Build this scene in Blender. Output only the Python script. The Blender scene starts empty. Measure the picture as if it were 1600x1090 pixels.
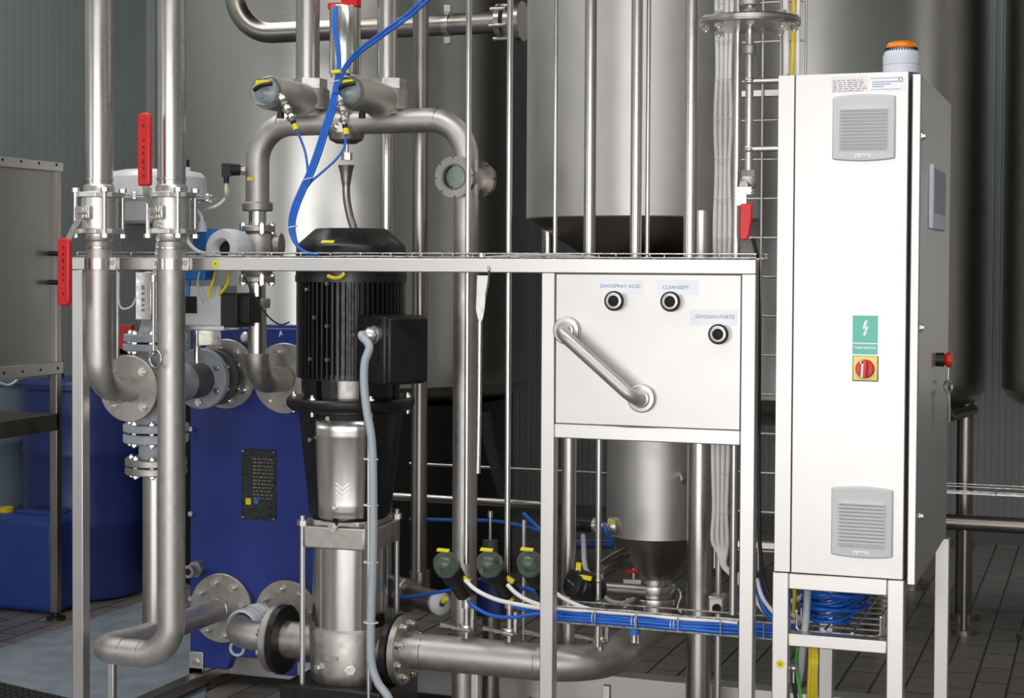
import bpy, math, random
import numpy as np
from mathutils import Vector as V, Matrix as M4
random.seed(7)
SC = bpy.context.scene
COL = SC.collection
PI = math.pi

# ------------------------------------------------------------------ camera
F = 2600.0; YAW = math.radians(19.7); PITCH = math.atan(65/2600); ROLL = math.radians(.3); YC = 480.0
CAM = V((1.584, -4.425, 1.5))
_r = V((math.cos(YAW), math.sin(YAW), 0))
FWD = V((-math.sin(YAW)*math.cos(PITCH), math.cos(YAW)*math.cos(PITCH), -math.sin(PITCH)))
_u = _r.cross(FWD)
RT = _r*math.cos(ROLL) + _u*math.sin(ROLL)
UP = -_r*math.sin(ROLL) + _u*math.cos(ROLL)
cd = bpy.data.cameras.new('camera'); cam = bpy.data.objects.new('camera', cd); COL.objects.link(cam)
cam.matrix_world = M4(((RT.x, UP.x, -FWD.x, CAM.x), (RT.y, UP.y, -FWD.y, CAM.y), (RT.z, UP.z, -FWD.z, CAM.z), (0, 0, 0, 1)))
cd.sensor_width = 36.0; cd.lens = 36.0*F/1600.0; cd.shift_y = -65.0/1600.0; cd.clip_start = .05; cd.clip_end = 100
SC.camera = cam

def _dir(px, py): return FWD + RT*((px-800)/F) + UP*((YC-py)/F)
def P(px, py, Y):
    v = _dir(px, py); return CAM + v*((Y-CAM.y)/v.y)
def PX(px, py, X):
    v = _dir(px, py); return CAM + v*((X-CAM.x)/v.x)
def PZ(px, py, Z):
    v = _dir(px, py); return CAM + v*((Z-CAM.z)/v.z)
def mpp(px, Y): return (P(px, 415, Y)-CAM).dot(FWD)/F      # metres per photo pixel at depth Y

# ------------------------------------------------------------------ light
SC.view_settings.view_transform = 'Standard'; SC.view_settings.look = 'None'
SC.view_settings.gamma = 1.0; SC.view_settings.use_curve_mapping = False
SC.view_settings.exposure = 0.0
W = bpy.data.worlds.new('world'); SC.world = W; W.use_nodes = True
bgn = W.node_tree.nodes['Background']
bgn.inputs[0].default_value = (.80, .88, 1.0, 1); bgn.inputs[1].default_value = 0.9
def area(name, loc, target, sx, sy, power, color=(1, 1, 1)):
    l = bpy.data.lights.new(name, 'AREA'); l.shape = 'RECTANGLE'; l.size = sx; l.size_y = sy; l.energy = power; l.color = color
    o = bpy.data.objects.new(name, l); COL.objects.link(o); o.location = loc
    o.rotation_euler = (V(target)-V(loc)).to_track_quat('-Z', 'Y').to_euler(); return o
area('doorway_daylight', (1.5, -7.9, 1.4), (1.5, 0, 1.4), 8.0, 2.6, 270, (1, .985, .965))
area('side_fill_light', (-4.30, -4.4, 1.75), (0, -4.4, 1.75), 2.6, 1.3, 26, (.96, .98, 1))  # added side lamp to brighten the back tank; the left wall has no window
area('ceiling_fill_light', (1.6, -2.4, 4.75), (1.6, -2.4, 0), 4.0, .5, 105, (1, .98, .95))  # added overhead fill to lift the upright faces, no fixture modelled
area('ceiling_fill_light', (-1.8, -1.6, 4.75), (-1.8, -1.6, 0), 3.0, .5, 60, (1, .98, .95))  # second added overhead fill, on the heat exchanger side
area('ceiling_fill_light', (-2.7, 0.9, 4.75), (-2.7, 0.9, 0), .4, 3.0, 62, (.97, 1, .98))  # unseen lamp added to brighten the left wall
area('ceiling_fill_light', (3.0, 4.35, 4.75), (3.0, 4.35, 0), 3.0, .3, 52, (.94, .98, 1))  # unseen lamp added to brighten the back wall between the tanks

# ------------------------------------------------------------------ materials
MT = {}
def mat(name, color, rough=.5, metal=0.0, rv=.08, cv=.06, scale=(6, 6, 6), bump=0.0, spec=None, trans=0.0, coat=0.0, emit=None, ior=None, detail=4):
    m = bpy.data.materials.new(name); m.use_nodes = True; nt = m.node_tree; N = nt.nodes; L = nt.links
    b = N['Principled BSDF']
    tc = N.new('ShaderNodeTexCoord'); mp = N.new('ShaderNodeMapping'); mp.inputs['Scale'].default_value = scale
    nz = N.new('ShaderNodeTexNoise'); nz.inputs['Scale'].default_value = 1.0; nz.inputs['Detail'].default_value = detail
    L.new(tc.outputs['Object'], mp.inputs[0]); L.new(mp.outputs[0], nz.inputs['Vector'])
    rr = N.new('ShaderNodeMapRange'); rr.inputs[1].default_value = .3; rr.inputs[2].default_value = .7
    rr.inputs[3].default_value = max(0, rough-rv); rr.inputs[4].default_value = min(1, rough+rv)
    L.new(nz.outputs[0], rr.inputs[0]); L.new(rr.outputs[0], b.inputs['Roughness'])
    rp = N.new('ShaderNodeValToRGB'); e = rp.color_ramp.elements
    e[0].position = .3; e[1].position = .7
    e[0].color = (*[max(0, c*(1-cv)) for c in color], 1); e[1].color = (*[min(1, c*(1+cv)) for c in color], 1)
    L.new(nz.outputs[0], rp.inputs[0]); L.new(rp.outputs[0], b.inputs['Base Color'])
    b.inputs['Metallic'].default_value = metal
    if bump:
        bp = N.new('ShaderNodeBump'); bp.inputs['Strength'].default_value = bump; bp.inputs['Distance'].default_value = .002
        L.new(nz.outputs[0], bp.inputs['Height']); L.new(bp.outputs[0], b.inputs['Normal'])
    if spec is not None: b.inputs['Specular IOR Level'].default_value = spec
    if trans: b.inputs['Transmission Weight'].default_value = trans
    if coat: b.inputs['Coat Weight'].default_value = coat; b.inputs['Coat Roughness'].default_value = .08
    if ior: b.inputs['IOR'].default_value = ior
    if emit: b.inputs['Emission Color'].default_value = (*emit[:3], 1); b.inputs['Emission Strength'].default_value = emit[3]
    MT[name] = m; return m

mat('pipe_steel', (.60, .57, .54), .29, 1, .04, .05, (30, 30, 4))
mat('polished_steel', (.68, .66, .63), .24, 1, .04, .04, (40, 40, 4))
mat('tank_steel', (.54, .53, .50), .29, 1, .012, .015, (2, 2, 160))
mat('matte_steel', (.58, .55, .525), .50, 1, .05, .05, (30, 30, 30))
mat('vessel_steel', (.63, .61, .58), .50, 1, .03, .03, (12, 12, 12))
mat('rack_steel', (.40, .40, .39), .42, 1, .06, .06, (5, 5, 5))
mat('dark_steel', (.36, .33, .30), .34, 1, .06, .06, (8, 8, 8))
mat('frame_steel', (.68, .655, .635), .42, 1, .02, .02, (8, 8, 8))
mat('sheet_steel', (.69, .67, .65), .47, 1, .012, .012, (6, 6, 6))
mat('cast_steel', (.50, .475, .44), .50, 1, .08, .10, (40, 40, 40), .15)
mat('zinc', (.72, .70, .66), .32, 1, .1, .1, (50, 50, 50))
mat('cast_grey_paint', (.42, .44, .48), .45, 0, .06, .06, (30, 30, 30), .1)
mat('dark_grey_paint', (.10, .105, .11), .5, 0, .06, .08, (30, 30, 30))
mat('black_paint', (.008, .008, .009), .36, 0, .08, .2, (40, 40, 40), .05)
mat('black_plastic', (.010, .010, .011), .42, 0, .08, .1, (30, 30, 30))
mat('rubber', (.012, .012, .012), .75, 0, .1, .2, (60, 60, 60), .4)
mat('blue_enamel', (.018, .040, .26), .42, 0, .05, .06, (5, 5, 5))
mat('drum_blue', (.016, .030, .15), .38, 0, .06, .1, (6, 6, 6))
mat('jug_blue', (.018, .052, .24), .35, 0, .06, .08, (6, 6, 6))
mat('pale_drum', (.16, .21, .27), .5, 0, .06, .06, (6, 6, 6))
mat('sensor_blue', (.02, .17, .52), .4, 0, .05, .05)
mat('cable_blue', (.012, .125, .56), .4, 0, .05, .1, (20, 20, 20))
mat('cable_white', (.86, .83, .80), .45, 0, .05, .04, (20, 20, 20))
mat('hose_grey', (.40, .45, .49), .4, 0, .05, .05, (20, 20, 20))
mat('cable_yellow', (.72, .55, .02), .45, 0, .05, .1, (20, 20, 20))
mat('cable_green', (.08, .36, .05), .45)
mat('cable_black', (.012, .012, .012), .5)
mat('red_grip', (.62, .012, .014), .38, 0, .05, .08, (20, 20, 20))
mat('red_plastic', (.70, .015, .012), .35)
mat('red_paint', (.45, .01, .015), .45)
mat('yellow_tag', (.83, .70, .02), .5)
mat('yellow_plate', (.86, .78, .22), .45)
mat('orange_lens', (.85, .22, .01), .25, 0, .04, .05, (6, 6, 6), 0, None, 0, .5)
mat('pale_plastic', (.62, .64, .72), .4, 0, .04, .03)
mat('vent_plastic', (.60, .60, .615), .45, 0, .04, .03)
mat('white_enamel', (.74, .75, .77), .35, 0, .05, .03)
mat('white_tape', (.66, .69, .72), .5, 0, .06, .06, (20, 20, 80))
mat('label_white', (.90, .92, .97), .5, 0, .04, .02)
mat('label_pale', (.88, .82, .79), .5, 0, .04, .05, (40, 40, 40))
mat('ink', (.25, .28, .42), .6)
mat('ink_dark', (.05, .02, .02), .6)
mat('sign_green', (.15, .56, .45), .45, 0, .04, .03)
mat('sign_white', (.86, .90, .89), .5)
mat('display_blue', (.17, .20, .33), .3, 0, .05, .05)
mat('nameplate', (.045, .05, .045), .42, .6, .1, .5, (80, 80, 80), 0, None, 0, 0, None, None, 8)
mat('bore_black', (.004, .003, .004), .6)
mat('dome_disc', (.15, .19, .16), .4, 0, .05, .3, (60, 60, 60))
mat('cast_bright', (.70, .68, .64), .42, 1, .06, .06, (40, 40, 40), .08)
mat('wall_grey', (.36, .385, .385), .46, 0, .05, .04, (2, 2, 2))
mat('trim_grey', (.20, .20, .20), .6, 0, .05, .05)
mat('ceiling_grey', (.10, .105, .10), .8)
mat('floor_dark', (.075, .068, .06), .55, 0, .1, .25, (70, 70, 70), .1)
mat('floor_pale', (.22, .25, .28), .55, 0, .12, .12, (9, 9, 9))
m = mat('clear_plastic', (.93, .97, .95), .06, 0, .03, .01, (10, 10, 10), 0, None, 1.0, 0, None, 1.30)
m = mat('window_glass', (.75, .86, .83), .04, 0, .02, .01, (10, 10, 10), 0, None, 1.0, 0, None, 1.45)

def floor_tiles():
    m = bpy.data.materials.new('floor_tiles'); m.use_nodes = True; nt = m.node_tree; N = nt.nodes; L = nt.links; b = N['Principled BSDF']
    tc = N.new('ShaderNodeTexCoord'); br = N.new('ShaderNodeTexBrick'); mp = N.new('ShaderNodeMapping')
    mp.inputs['Rotation'].default_value = (0, 0, PI/2)
    br.inputs['Scale'].default_value = 1; br.inputs['Brick Width'].default_value = .24; br.inputs['Row Height'].default_value = .115
    br.inputs['Mortar Size'].default_value = .0045; br.offset = .5
    br.inputs['Color1'].default_value = (.31, .28, .25, 1); br.inputs['Color2'].default_value = (.25, .225, .205, 1); br.inputs['Mortar'].default_value = (.045, .038, .034, 1)
    nz = N.new('ShaderNodeTexNoise'); nz.inputs['Scale'].default_value = 14; nz.inputs['Detail'].default_value = 6
    mx = N.new('ShaderNodeMix'); mx.data_type = 'RGBA'; mx.blend_type = 'MULTIPLY'; mx.inputs[0].default_value = .55
    L.new(tc.outputs['Object'], mp.inputs[0]); L.new(mp.outputs[0], br.inputs['Vector']); L.new(tc.outputs['Object'], nz.inputs['Vector'])
    L.new(br.outputs[0], mx.inputs[6]); L.new(nz.outputs[0], mx.inputs[7]); L.new(mx.outputs[2], b.inputs['Base Color'])
    b.inputs['Roughness'].default_value = .38
    bp = N.new('ShaderNodeBump'); bp.inputs['Strength'].default_value = .3; bp.inputs['Distance'].default_value = .003; bp.invert = True
    L.new(br.outputs[1], bp.inputs['Height']); L.new(bp.outputs[0], b.inputs['Normal'])
    MT['floor_tiles'] = m
floor_tiles()

# ------------------------------------------------------------------ mesh builder
def basis(axis):
    a = V(axis).normalized()
    t = V((0, 0, 1)) if abs(a.z) < .9 else V((1, 0, 0))
    x = t.cross(a).normalized(); y = a.cross(x)
    return x, y, a

class MB:
    def __init__(s): s.v = []; s.f = []
    def add(s, vs, fs):
        n = len(s.v); s.v += [V(p) for p in vs]; s.f += [tuple(i+n for i in f) for f in fs]; return s
    def box(s, lo, hi):
        x0, y0, z0 = lo; x1, y1, z1 = hi
        return s.add([(x0, y0, z0), (x1, y0, z0), (x1, y1, z0), (x0, y1, z0), (x0, y0, z1), (x1, y0, z1), (x1, y1, z1), (x0, y1, z1)],
                     [(0, 3, 2, 1), (4, 5, 6, 7), (0, 1, 5, 4), (1, 2, 6, 5), (2, 3, 7, 6), (3, 0, 4, 7)])
    def obox(s, c, ax, ay, az, hx, hy, hz):
        c = V(c); ax = V(ax)*hx; ay = V(ay)*hy; az = V(az)*hz
        q = [c-ax-ay-az, c+ax-ay-az, c+ax+ay-az, c-ax+ay-az, c-ax-ay+az, c+ax-ay+az, c+ax+ay+az, c-ax+ay+az]
        return s.add(q, [(0, 3, 2, 1), (4, 5, 6, 7), (0, 1, 5, 4), (1, 2, 6, 5), (2, 3, 7, 6), (3, 0, 4, 7)])
    def lathe(s, prof, o, axis, seg=40, closed=False):
        x, y, a = basis(axis); o = V(o); vs = []; fs = []; idx = []
        for r, h in prof:
            if r < 1e-6:
                idx.append([len(vs)]); vs.append(o+a*h)
            else:
                idx.append(list(range(len(vs), len(vs)+seg)))
                for k in range(seg):
                    t = 2*PI*k/seg; vs.append(o+a*h+(x*math.cos(t)+y*math.sin(t))*r)
        prs = list(zip(idx, idx[1:]))
        if closed: prs.append((idx[-1], idx[0]))
        for A, B in prs:
            for k in range(seg):
                k2 = (k+1) % seg
                if len(A) == 1 and len(B) == 1: continue
                if len(A) == 1: fs.append((A[0], B[k2], B[k]))
                elif len(B) == 1: fs.append((A[k], A[k2], B[0]))
                else: fs.append((A[k], A[k2], B[k2], B[k]))
        return s.add(vs, fs)
    def cyl(s, p0, p1, r, r1=None, seg=32):
        p0 = V(p0); p1 = V(p1); h = (p1-p0).length; r1 = r if r1 is None else r1
        return s.lathe([(0, 0), (r, 0), (r1, h), (0, h)], p0, p1-p0, seg)
    def ring(s, o, axis, ri, ro, h, seg=40):
        return s.lathe([(ri, 0), (ro, 0), (ro, h), (ri, h)], o, axis, seg, True)
    def hexa(s, o, axis, r, h): return s.lathe([(0, 0), (r, 0), (r, h), (0, h)], o, axis, 6)
    def tube(s, pts, r, seg=20, closed=False, caps=True):
        pts = [V(p) for p in pts]; n = len(pts); vs = []; fs = []
        tan = []
        for i in range(n):
            if closed: t = pts[(i+1) % n]-pts[i-1]
            else: t = pts[min(i+1, n-1)]-pts[max(i-1, 0)]
            tan.append(t.normalized())
        x, y, a = basis(tan[0]); nx = x
        for i in range(n):
            if i:
                nx = (nx - tan[i]*nx.dot(tan[i]))
                nx = nx.normalized() if nx.length > 1e-6 else basis(tan[i])[0]
            ny = tan[i].cross(nx); rr = r[i] if isinstance(r, (list, tuple)) else r
            for k in range(seg):
                q = 2*PI*k/seg; vs.append(pts[i]+(nx*math.cos(q)+ny*math.sin(q))*rr)
        for i in range(n if closed else n-1):
            j = (i+1) % n
            for k in range(seg):
                k2 = (k+1) % seg; fs.append((i*seg+k, i*seg+k2, j*seg+k2, j*seg+k))
        if caps and not closed:
            fs.append(tuple(range(seg-1, -1, -1))); fs.append(tuple((n-1)*seg+k for k in range(seg)))
        return s.add(vs, fs)
    def prism(s, poly, h0, h1, o, ux, uy):
        ux = V(ux); uy = V(uy); a = ux.cross(uy); o = V(o); n = len(poly)
        vs = [o+ux*p[0]+uy*p[1]+a*h0 for p in poly]+[o+ux*p[0]+uy*p[1]+a*h1 for p in poly]
        fs = [tuple(range(n-1, -1, -1)), tuple(range(n, 2*n))]+[(i, (i+1) % n, n+(i+1) % n, n+i) for i in range(n)]
        return s.add(vs, fs)
    def sphere(s, o, r, seg=24, axis=(0, 0, 1), a0=-90, a1=90, sq=1.0):
        n = seg//2; pr = []
        for i in range(n+1):
            t = math.radians(a0+(a1-a0)*i/n); pr.append((max(0, r*math.cos(t)), r*sq*math.sin(t)))
        return s.lathe(pr, o, axis, seg)

def fillet(pts, rad, n=10):
    pts = [V(p) for p in pts]; out = [pts[0]]
    for i in range(1, len(pts)-1):
        a = (pts[i-1]-pts[i]); b = (pts[i+1]-pts[i]); la, lb = a.length, b.length; a.normalize(); b.normalize()
        th = a.angle(b); r = rad[i-1] if isinstance(rad, (list, tuple)) else rad
        if abs(th-PI) < 1e-3: out.append(pts[i]); continue
        t = min(r/math.tan(th/2), la*.98, lb*.98); r = t*math.tan(th/2)
        c = pts[i]+(a+b).normalized()*(r/math.sin(th/2)); p0 = pts[i]+a*t; p1 = pts[i]+b*t
        v0 = p0-c; v1 = p1-c; ang = v0.angle(v1)
        for k in range(n+1):
            f = k/n; out.append(c+(v0*math.sin((1-f)*ang)+v1*math.sin(f*ang))/math.sin(ang))
    out.append(pts[-1]); return out

def smooth(pts, n=8):
    pts = [V(p) for p in pts]; q = [pts[0]*2-pts[1]]+pts+[pts[-1]*2-pts[-2]]; out = []
    for i in range(1, len(q)-2):
        for k in range(n):
            t = k/n; a, b, c, d = q[i-1], q[i], q[i+1], q[i+2]
            out.append(.5*((2*b)+(c-a)*t+(2*a-5*b+4*c-d)*t*t+(3*b-a-3*c+d)*t**3))
    out.append(pts[-1]); return out

def origin(o):
    p = V((0, 0, 0))
    while o is not None: p = p+V(o.location); o = o.parent
    return p

def mesh(name, mb, m, parent=None, bev=0.0, loc=None, flat=False, angle=38):
    """links the collected faces (world coordinates) as one mesh object"""
    o0 = origin(parent) if parent is not None else V((0, 0, 0))
    l = V(loc)-o0 if loc is not None else V((0, 0, 0))
    d = bpy.data.meshes.new(name); d.from_pydata([tuple(p-o0-l) for p in mb.v], [], mb.f); d.update()
    import bmesh
    bm = bmesh.new(); bm.from_mesh(d); bmesh.ops.recalc_face_normals(bm, faces=bm.faces); bm.to_mesh(d); bm.free()
    if not flat:
        d.polygons.foreach_set('use_smooth', [True]*len(d.polygons)); d.set_sharp_from_angle(angle=math.radians(angle))
    d.materials.append(MT[m])
    o = bpy.data.objects.new(name, d); COL.objects.link(o); o.location = l
    if parent is not None: o.parent = parent
    if bev:
        b = o.modifiers.new('edge', 'BEVEL'); b.width = bev; b.segments = 2; b.limit_method = 'ANGLE'; b.angle_limit = math.radians(40)
    return o

def tag(o, label, cat, group=None, kind=None):
    if label: o['label'] = label
    if cat: o['category'] = cat
    if group: o['group'] = group
    if kind: o['kind'] = kind
    return o
def thing(name, label, cat, loc, group=None):
    o = bpy.data.objects.new(name, None); COL.objects.link(o); o.location = loc; o.empty_display_size = .05
    return tag(o, label, cat, group)
def struct(name, mb, m, **k):
    o = mesh(name, mb, m, **k); o['kind'] = 'structure'; return o
def solo(name, mb, m, label, cat, group=None, loc=None, **k):
    if loc is None:
        lo = V([min(p[i] for p in mb.v) for i in range(3)]); hi = V([max(p[i] for p in mb.v) for i in range(3)])
        loc = V(((lo.x+hi.x)/2, (lo.y+hi.y)/2, lo.z))
    return tag(mesh(name, mb, m, loc=loc, **k), label, cat, group)

def lettering(s, c, size, m, parent, ux=(1, 0, 0), uy=(0, 0, 1), width=None, name='lettering', bold=0.0):
    cu = bpy.data.curves.new('t', 'FONT'); cu.body = s; cu.size = size; cu.align_x = 'CENTER'; cu.align_y = 'CENTER'; cu.extrude = .0003; cu.offset = bold; cu.resolution_u = 3
    t = bpy.data.objects.new('t', cu); COL.objects.link(t)
    dg = bpy.context.evaluated_depsgraph_get(); d = bpy.data.meshes.new_from_object(t.evaluated_get(dg))
    bpy.data.objects.remove(t); bpy.data.curves.remove(cu)
    ux = V(ux).normalized(); uy = V(uy).normalized(); uz = ux.cross(uy); c = V(c)-origin(parent)
    xs = [v.co.x for v in d.vertices]; k = 1.0
    if width and xs: k = width/(max(xs)-min(xs))
    for v in d.vertices: q = v.co.copy(); v.co = c+ux*q.x*k+uy*q.y+uz*q.z
    d.materials.clear(); d.materials.append(MT[m]); d.name = name
    o = bpy.data.objects.new(name, d); COL.objects.link(o); o.parent = parent; return o

def flange(parent, c, axis, r, th, nb, rb, br, m='cast_steel', bm='zinc', hole=0.0, out=.012, name='flange', both=True, ph=.5, bolt_hex=True):
    """disc from c along axis with bolts standing out of its faces"""
    c = V(c); x, y, a = basis(axis); g = MB(); ch = th*.12
    g.lathe([(hole, 0), (r-ch, 0), (r, ch), (r, th-ch), (r-ch, th), (hole, th)], c, a, 48, hole > 0)
    fl = mesh(name, g, m, parent)
    for k in range(nb):
        t = 2*PI*(k+ph)/nb; q = c+(x*math.cos(t)+y*math.sin(t))*rb; b = MB()
        e0 = -out if both else th*.5
        if bolt_hex:
            b.hexa(q-a*out*.6 if both else q+a*th*.5, a, br*1.7, (out*.6+th*.5) if both else .001)
            b.hexa(q+a*th*.5, a, br*1.7, th*.5+out*.6)
        b.cyl(q+a*e0, q+a*(th+out), br, seg=12)
        mesh('bolt', b, bm, fl)
    return fl

# ================================================================== THE SETTING
YB = 5.0; XL = -4.33; XR = 6.5; YF = -8.2; ZC = 5.0
g = MB(); g.box((XL-.1, YF-.1, -.1), (XR+.1, YB+.1, 0)); struct('floor', g, 'floor_tiles')
def ribbed(a, b, nrm, z1, pitch=.075, dep=.0022):
    """sandwich-panel wall face with shallow vertical ribs, from a to b"""
    a = V(a); b = V(b); d = (b-a); L = d.length; d.normalize(); nrm = V(nrm); pr = []; s = 0.0
    while s < L:
        pr += [(s, 0), (s+pitch*.62, 0), (s+pitch*.70, -dep), (s+pitch*.92, -dep)]; s += pitch
    pr.append((L, 0)); n = len(pr); vs = []
    for z in (0, z1):
        for q, h in pr: vs.append(a+d*q+nrm*h+V((0, 0, z)))
    for z in (0, z1): vs += [a-nrm*.12+V((0, 0, z)), a+d*L-nrm*.12+V((0, 0, z))]
    fs = [(i, i+1, n+i+1, n+i) for i in range(n-1)]
    fs += [(2*n, 2*n+1, 2*n+3, 2*n+2), (0, n, 2*n+2, 2*n), (n-1, 2*n-1, 2*n+3, 2*n+1)]
    return MB().add(vs, fs)
struct('wall_back', ribbed((XL, YB, 0), (XR, YB, 0), (0, -1, 0), ZC, .036, .0014), 'wall_grey', flat=True)
struct('wall_left', ribbed((XL, YF, 0), (XL, YB, 0), (1, 0, 0), ZC, .075, .0006), 'wall_grey', flat=True)
struct('wall_right', ribbed((XR, YF, 0), (XR, YB, 0), (-1, 0, 0), ZC), 'wall_grey', flat=True)
g = MB(); g.box((XL, YF-.12, 0), (-2.6, YF, ZC)); g.box((5.6, YF-.12, 0), (XR, YF, ZC)); g.box((-2.6, YF-.12, 2.75), (5.6, YF, ZC))
struct('wall_front', g, 'wall_grey')
g = MB(); g.box((XL-.1, YF-.1, ZC), (XR+.1, YB+.1, ZC+.1)); struct('ceiling', g, 'ceiling_grey')
g = MB(); g.box((XL, YB-.035, 0), (XR, YB-.007, .085)); struct('baseboard_back', g, 'trim_grey')
# pale patch of floor in front of the drums
a = PZ(-60, 1035, 0); b = PZ(235, 938, 0); c = PZ(330, 1000, 0); d = PZ(300, 1300, 0); e = PZ(-60, 1300, 0)
g = MB(); g.prism([(p.x, p.y) for p in (e, d, c, b, a)], 0.0, .006, (0, 0, 0), (1, 0, 0), (0, 1, 0)); struct('floor_patch', g, 'floor_pale')

# ================================================================== TANKS BEHIND
def tank(name, label, pxc, hw, Y, ybot, ztop, dish, m, seams, legs, leg_r=.05, group=None, seg=96, under_shade=False):
    c = P(pxc, 415, Y); R = hw*mpp(pxc, Y)*.985; zb = P(pxc, ybot, Y-R).z
    t = thing(name, label, 'tank', (c.x, c.y, 0), group)
    g = MB(); pr = [(0, zb-dish)]
    for i in range(1, 9):
        q = i/8*PI/2; pr.append((R*math.sin(q)*.99, zb-dish*math.cos(q)))
    pr += [(R, zb+.004), (R, ztop), (0, ztop)]
    g.lathe(pr, (c.x, c.y, 0), (0, 0, 1), seg); mesh('shell', g, m, t)
    for z in seams:
        s = MB(); s.ring((c.x, c.y, z-.006), (0, 0, 1), R-.002, R+.0035, .012, seg); mesh('weld_seam', s, m, t)
    for k in range(legs):
        q = 2*PI*(k+.5)/legs-PI/2; s = MB(); x = c.x+R*.82*math.cos(q); y = c.y+R*.82*math.sin(q)
        s.cyl((x, y, .03), (x, y, zb-dish*.2), leg_r, seg=20); s.cyl((x, y, 0), (x, y, .03), leg_r*1.7, seg=20)
        mesh('leg', s, 'dark_steel', t)
    if under_shade:
        s = MB(); s.cyl((c.x, c.y, 0), (c.x, c.y, zb-dish*.55), R*.90, seg=64); mesh('shade_cylinder', s, 'black_paint', t)  # black cylinder added to stand in for the deep shade under the tank
    return c, R, zb
tank('storage_tank', 'wide stainless storage tank behind the pump, filling the back corner by the side wall', 540, 297, 3.05, 612, 4.3, .16, 'tank_steel', (1.72, 2.9), 0, group='storage tanks', under_shade=True)
tank('storage_tank', 'stainless storage tank rising behind the electrical cabinet', 1235, 300, 3.05, 628, 4.3, .16, 'tank_steel', (1.75, 2.9), 4, group='storage tanks')
tank('storage_tank', 'stainless storage tank cut off by the edge of the photo beyond the ribbed wall', 1880, 305, 3.05, 636, 4.3, .16, 'tank_steel', (2.9,), 4, group='storage tanks')

# cone-bottomed tank and the vessel below it
YM = .98; c = P(1003, 415, YM); k = mpp(1003, YM); R = 181*k
zb = P(1003, 338, YM-R).z; R2 = 71*k; zc = P(1003, 410, YM).z
t = thing('cone_tank', 'stainless tank with a steep cone bottom hanging above the white control panel', 'tank', (c.x, c.y, zc))
g = MB(); g.lathe([(0, zb), (R-.004, zb), (R, zb+.004), (R, 3.6), (0, 3.6)], (c.x, c.y, 0), (0, 0, 1), 96); mesh('shell', g, 'vessel_steel', t)
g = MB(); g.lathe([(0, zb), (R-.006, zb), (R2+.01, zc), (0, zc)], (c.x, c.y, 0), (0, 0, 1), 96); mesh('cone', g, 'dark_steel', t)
for px, py in ((856, .2), (1097, .25)):
    q = P(px, 415, YM-.1 if px < 900 else .70); g = MB(); g.cyl((q.x, q.y, .05), (q.x, q.y, zb+.02 - (0 if px < 900 else 0)), .020*2.05 if px > 900 else .019, seg=24); g.cyl((q.x, q.y, 0), (q.x, q.y, .05), .055, seg=24)
    mesh('leg', g, 'pipe_steel', t)
cv = P(1024, 760, YM-.06); k = mpp(1024, YM-.06); r = 76*k
z1 = P(1024, 847, YM-.06-r).z; z2 = P(1030, 906, YM-.1).z; r2 = 29*k
t = thing('cone_bottom_vessel', 'narrow upright vessel with a dark cone below the white control panel', 'vessel', (cv.x, cv.y, z2-.13))
g = MB(); g.lathe([(r-.003, z1), (r, z1+.003), (r, zc-.004), (r-.05, zc-.004)], cv.xy.to_3d(), (0, 0, 1), 72); mesh('shell', g, 'vessel_steel', t)
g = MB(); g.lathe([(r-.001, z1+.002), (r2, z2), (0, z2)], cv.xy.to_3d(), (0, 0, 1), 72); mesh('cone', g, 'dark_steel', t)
o3 = V((cv.x, cv.y, 0))
g = MB(); g.lathe([(0, z2-.14), (r2, z2-.14), (r2, z2), (0, z2)], o3, (0, 0, 1), 40)
g.lathe([(r2, z2-.05), (r2*1.22, z2-.046), (r2*1.25, z2-.03), (r2*1.22, z2-.02), (r2, z2-.015)], o3, (0, 0, 1), 40)
g.lathe([(r2, z2-.085), (r2*1.3, z2-.082), (r2*1.32, z2-.068), (r2*1.3, z2-.062), (r2, z2-.06)], o3, (0, 0, 1), 40); mesh('outlet_collar', g, 'pipe_steel', t)
for s in (-1, 1):
    g = MB(); q = o3+V((s*r2*1.35, -.01, z2-.03)); g.tube(smooth([q, q+V((s*.012, -.01, -.02)), q+V((s*.002, -.012, -.06)), q+V((s*.016, -.014, -.075))]), .0045, 10); mesh('clamp_lever', g, 'zinc', t)
# sample stub on the vessel shell
q = P(1062, 744, cv.y-r*.8); g = MB(); g.cyl(q+V((0, .02, .006)), q+V((.022, -.03, -.012)), .009, seg=16); mesh('sample_stub', g, 'pipe_steel', t)

# ================================================================== FRAME WITH CONTROL PANEL
xl = P(112, 600, 0).x; xm = P(845, 600, 0).x; xr = P(1180, 600, 0).x; ZT = 1.520; TB = .040; YR = .86
t = thing('pipe_support_frame', 'welded frame of square stainless tube carrying the white panel, pump and upright pipes', 'frame', ((xl+xr)/2, .4, 0))
def bar(name, lo, hi, m='frame_steel', bev=.003, parent=None):
    g = MB(); g.box(lo, hi); return mesh(name, g, m, parent or t, bev)
bar('post', (xl, 0, .0), (xl+TB, TB, ZT-TB)); bar('post', (xm, 0, 0), (xm+TB, TB, ZT-TB)); bar('post', (xr-TB, 0, 0), (xr, TB, ZT-TB))
bar('top_beam', (xl, 0, ZT-TB), (xr, TB, ZT))
zp1 = P(870, 662, 0).z; zrail = P(870, 684, 0).z
bar('lower_rail', (xm+TB, 0, zrail), (xr-TB, TB, zp1))
for x in (xl+.02, xr-TB): bar('base_rail', (x, TB, .02), (x+.05, YR, .02+TB), 'dark_steel')
bar('base_rail', (xl, YR, .02), (xr+.66, YR+.08, .14)); bar('base_rail', (xl+TB, 0, .02), (xr-TB, TB, .02+TB))
zt = P(870, 431, 0).z
g = MB(); g.box((xm+TB+.0016, .004, zp1+.0016), (xr-TB-.0016, .010, ZT-TB-.0016)); pan = mesh('control_panel', g, 'sheet_steel', t, .002)
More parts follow.
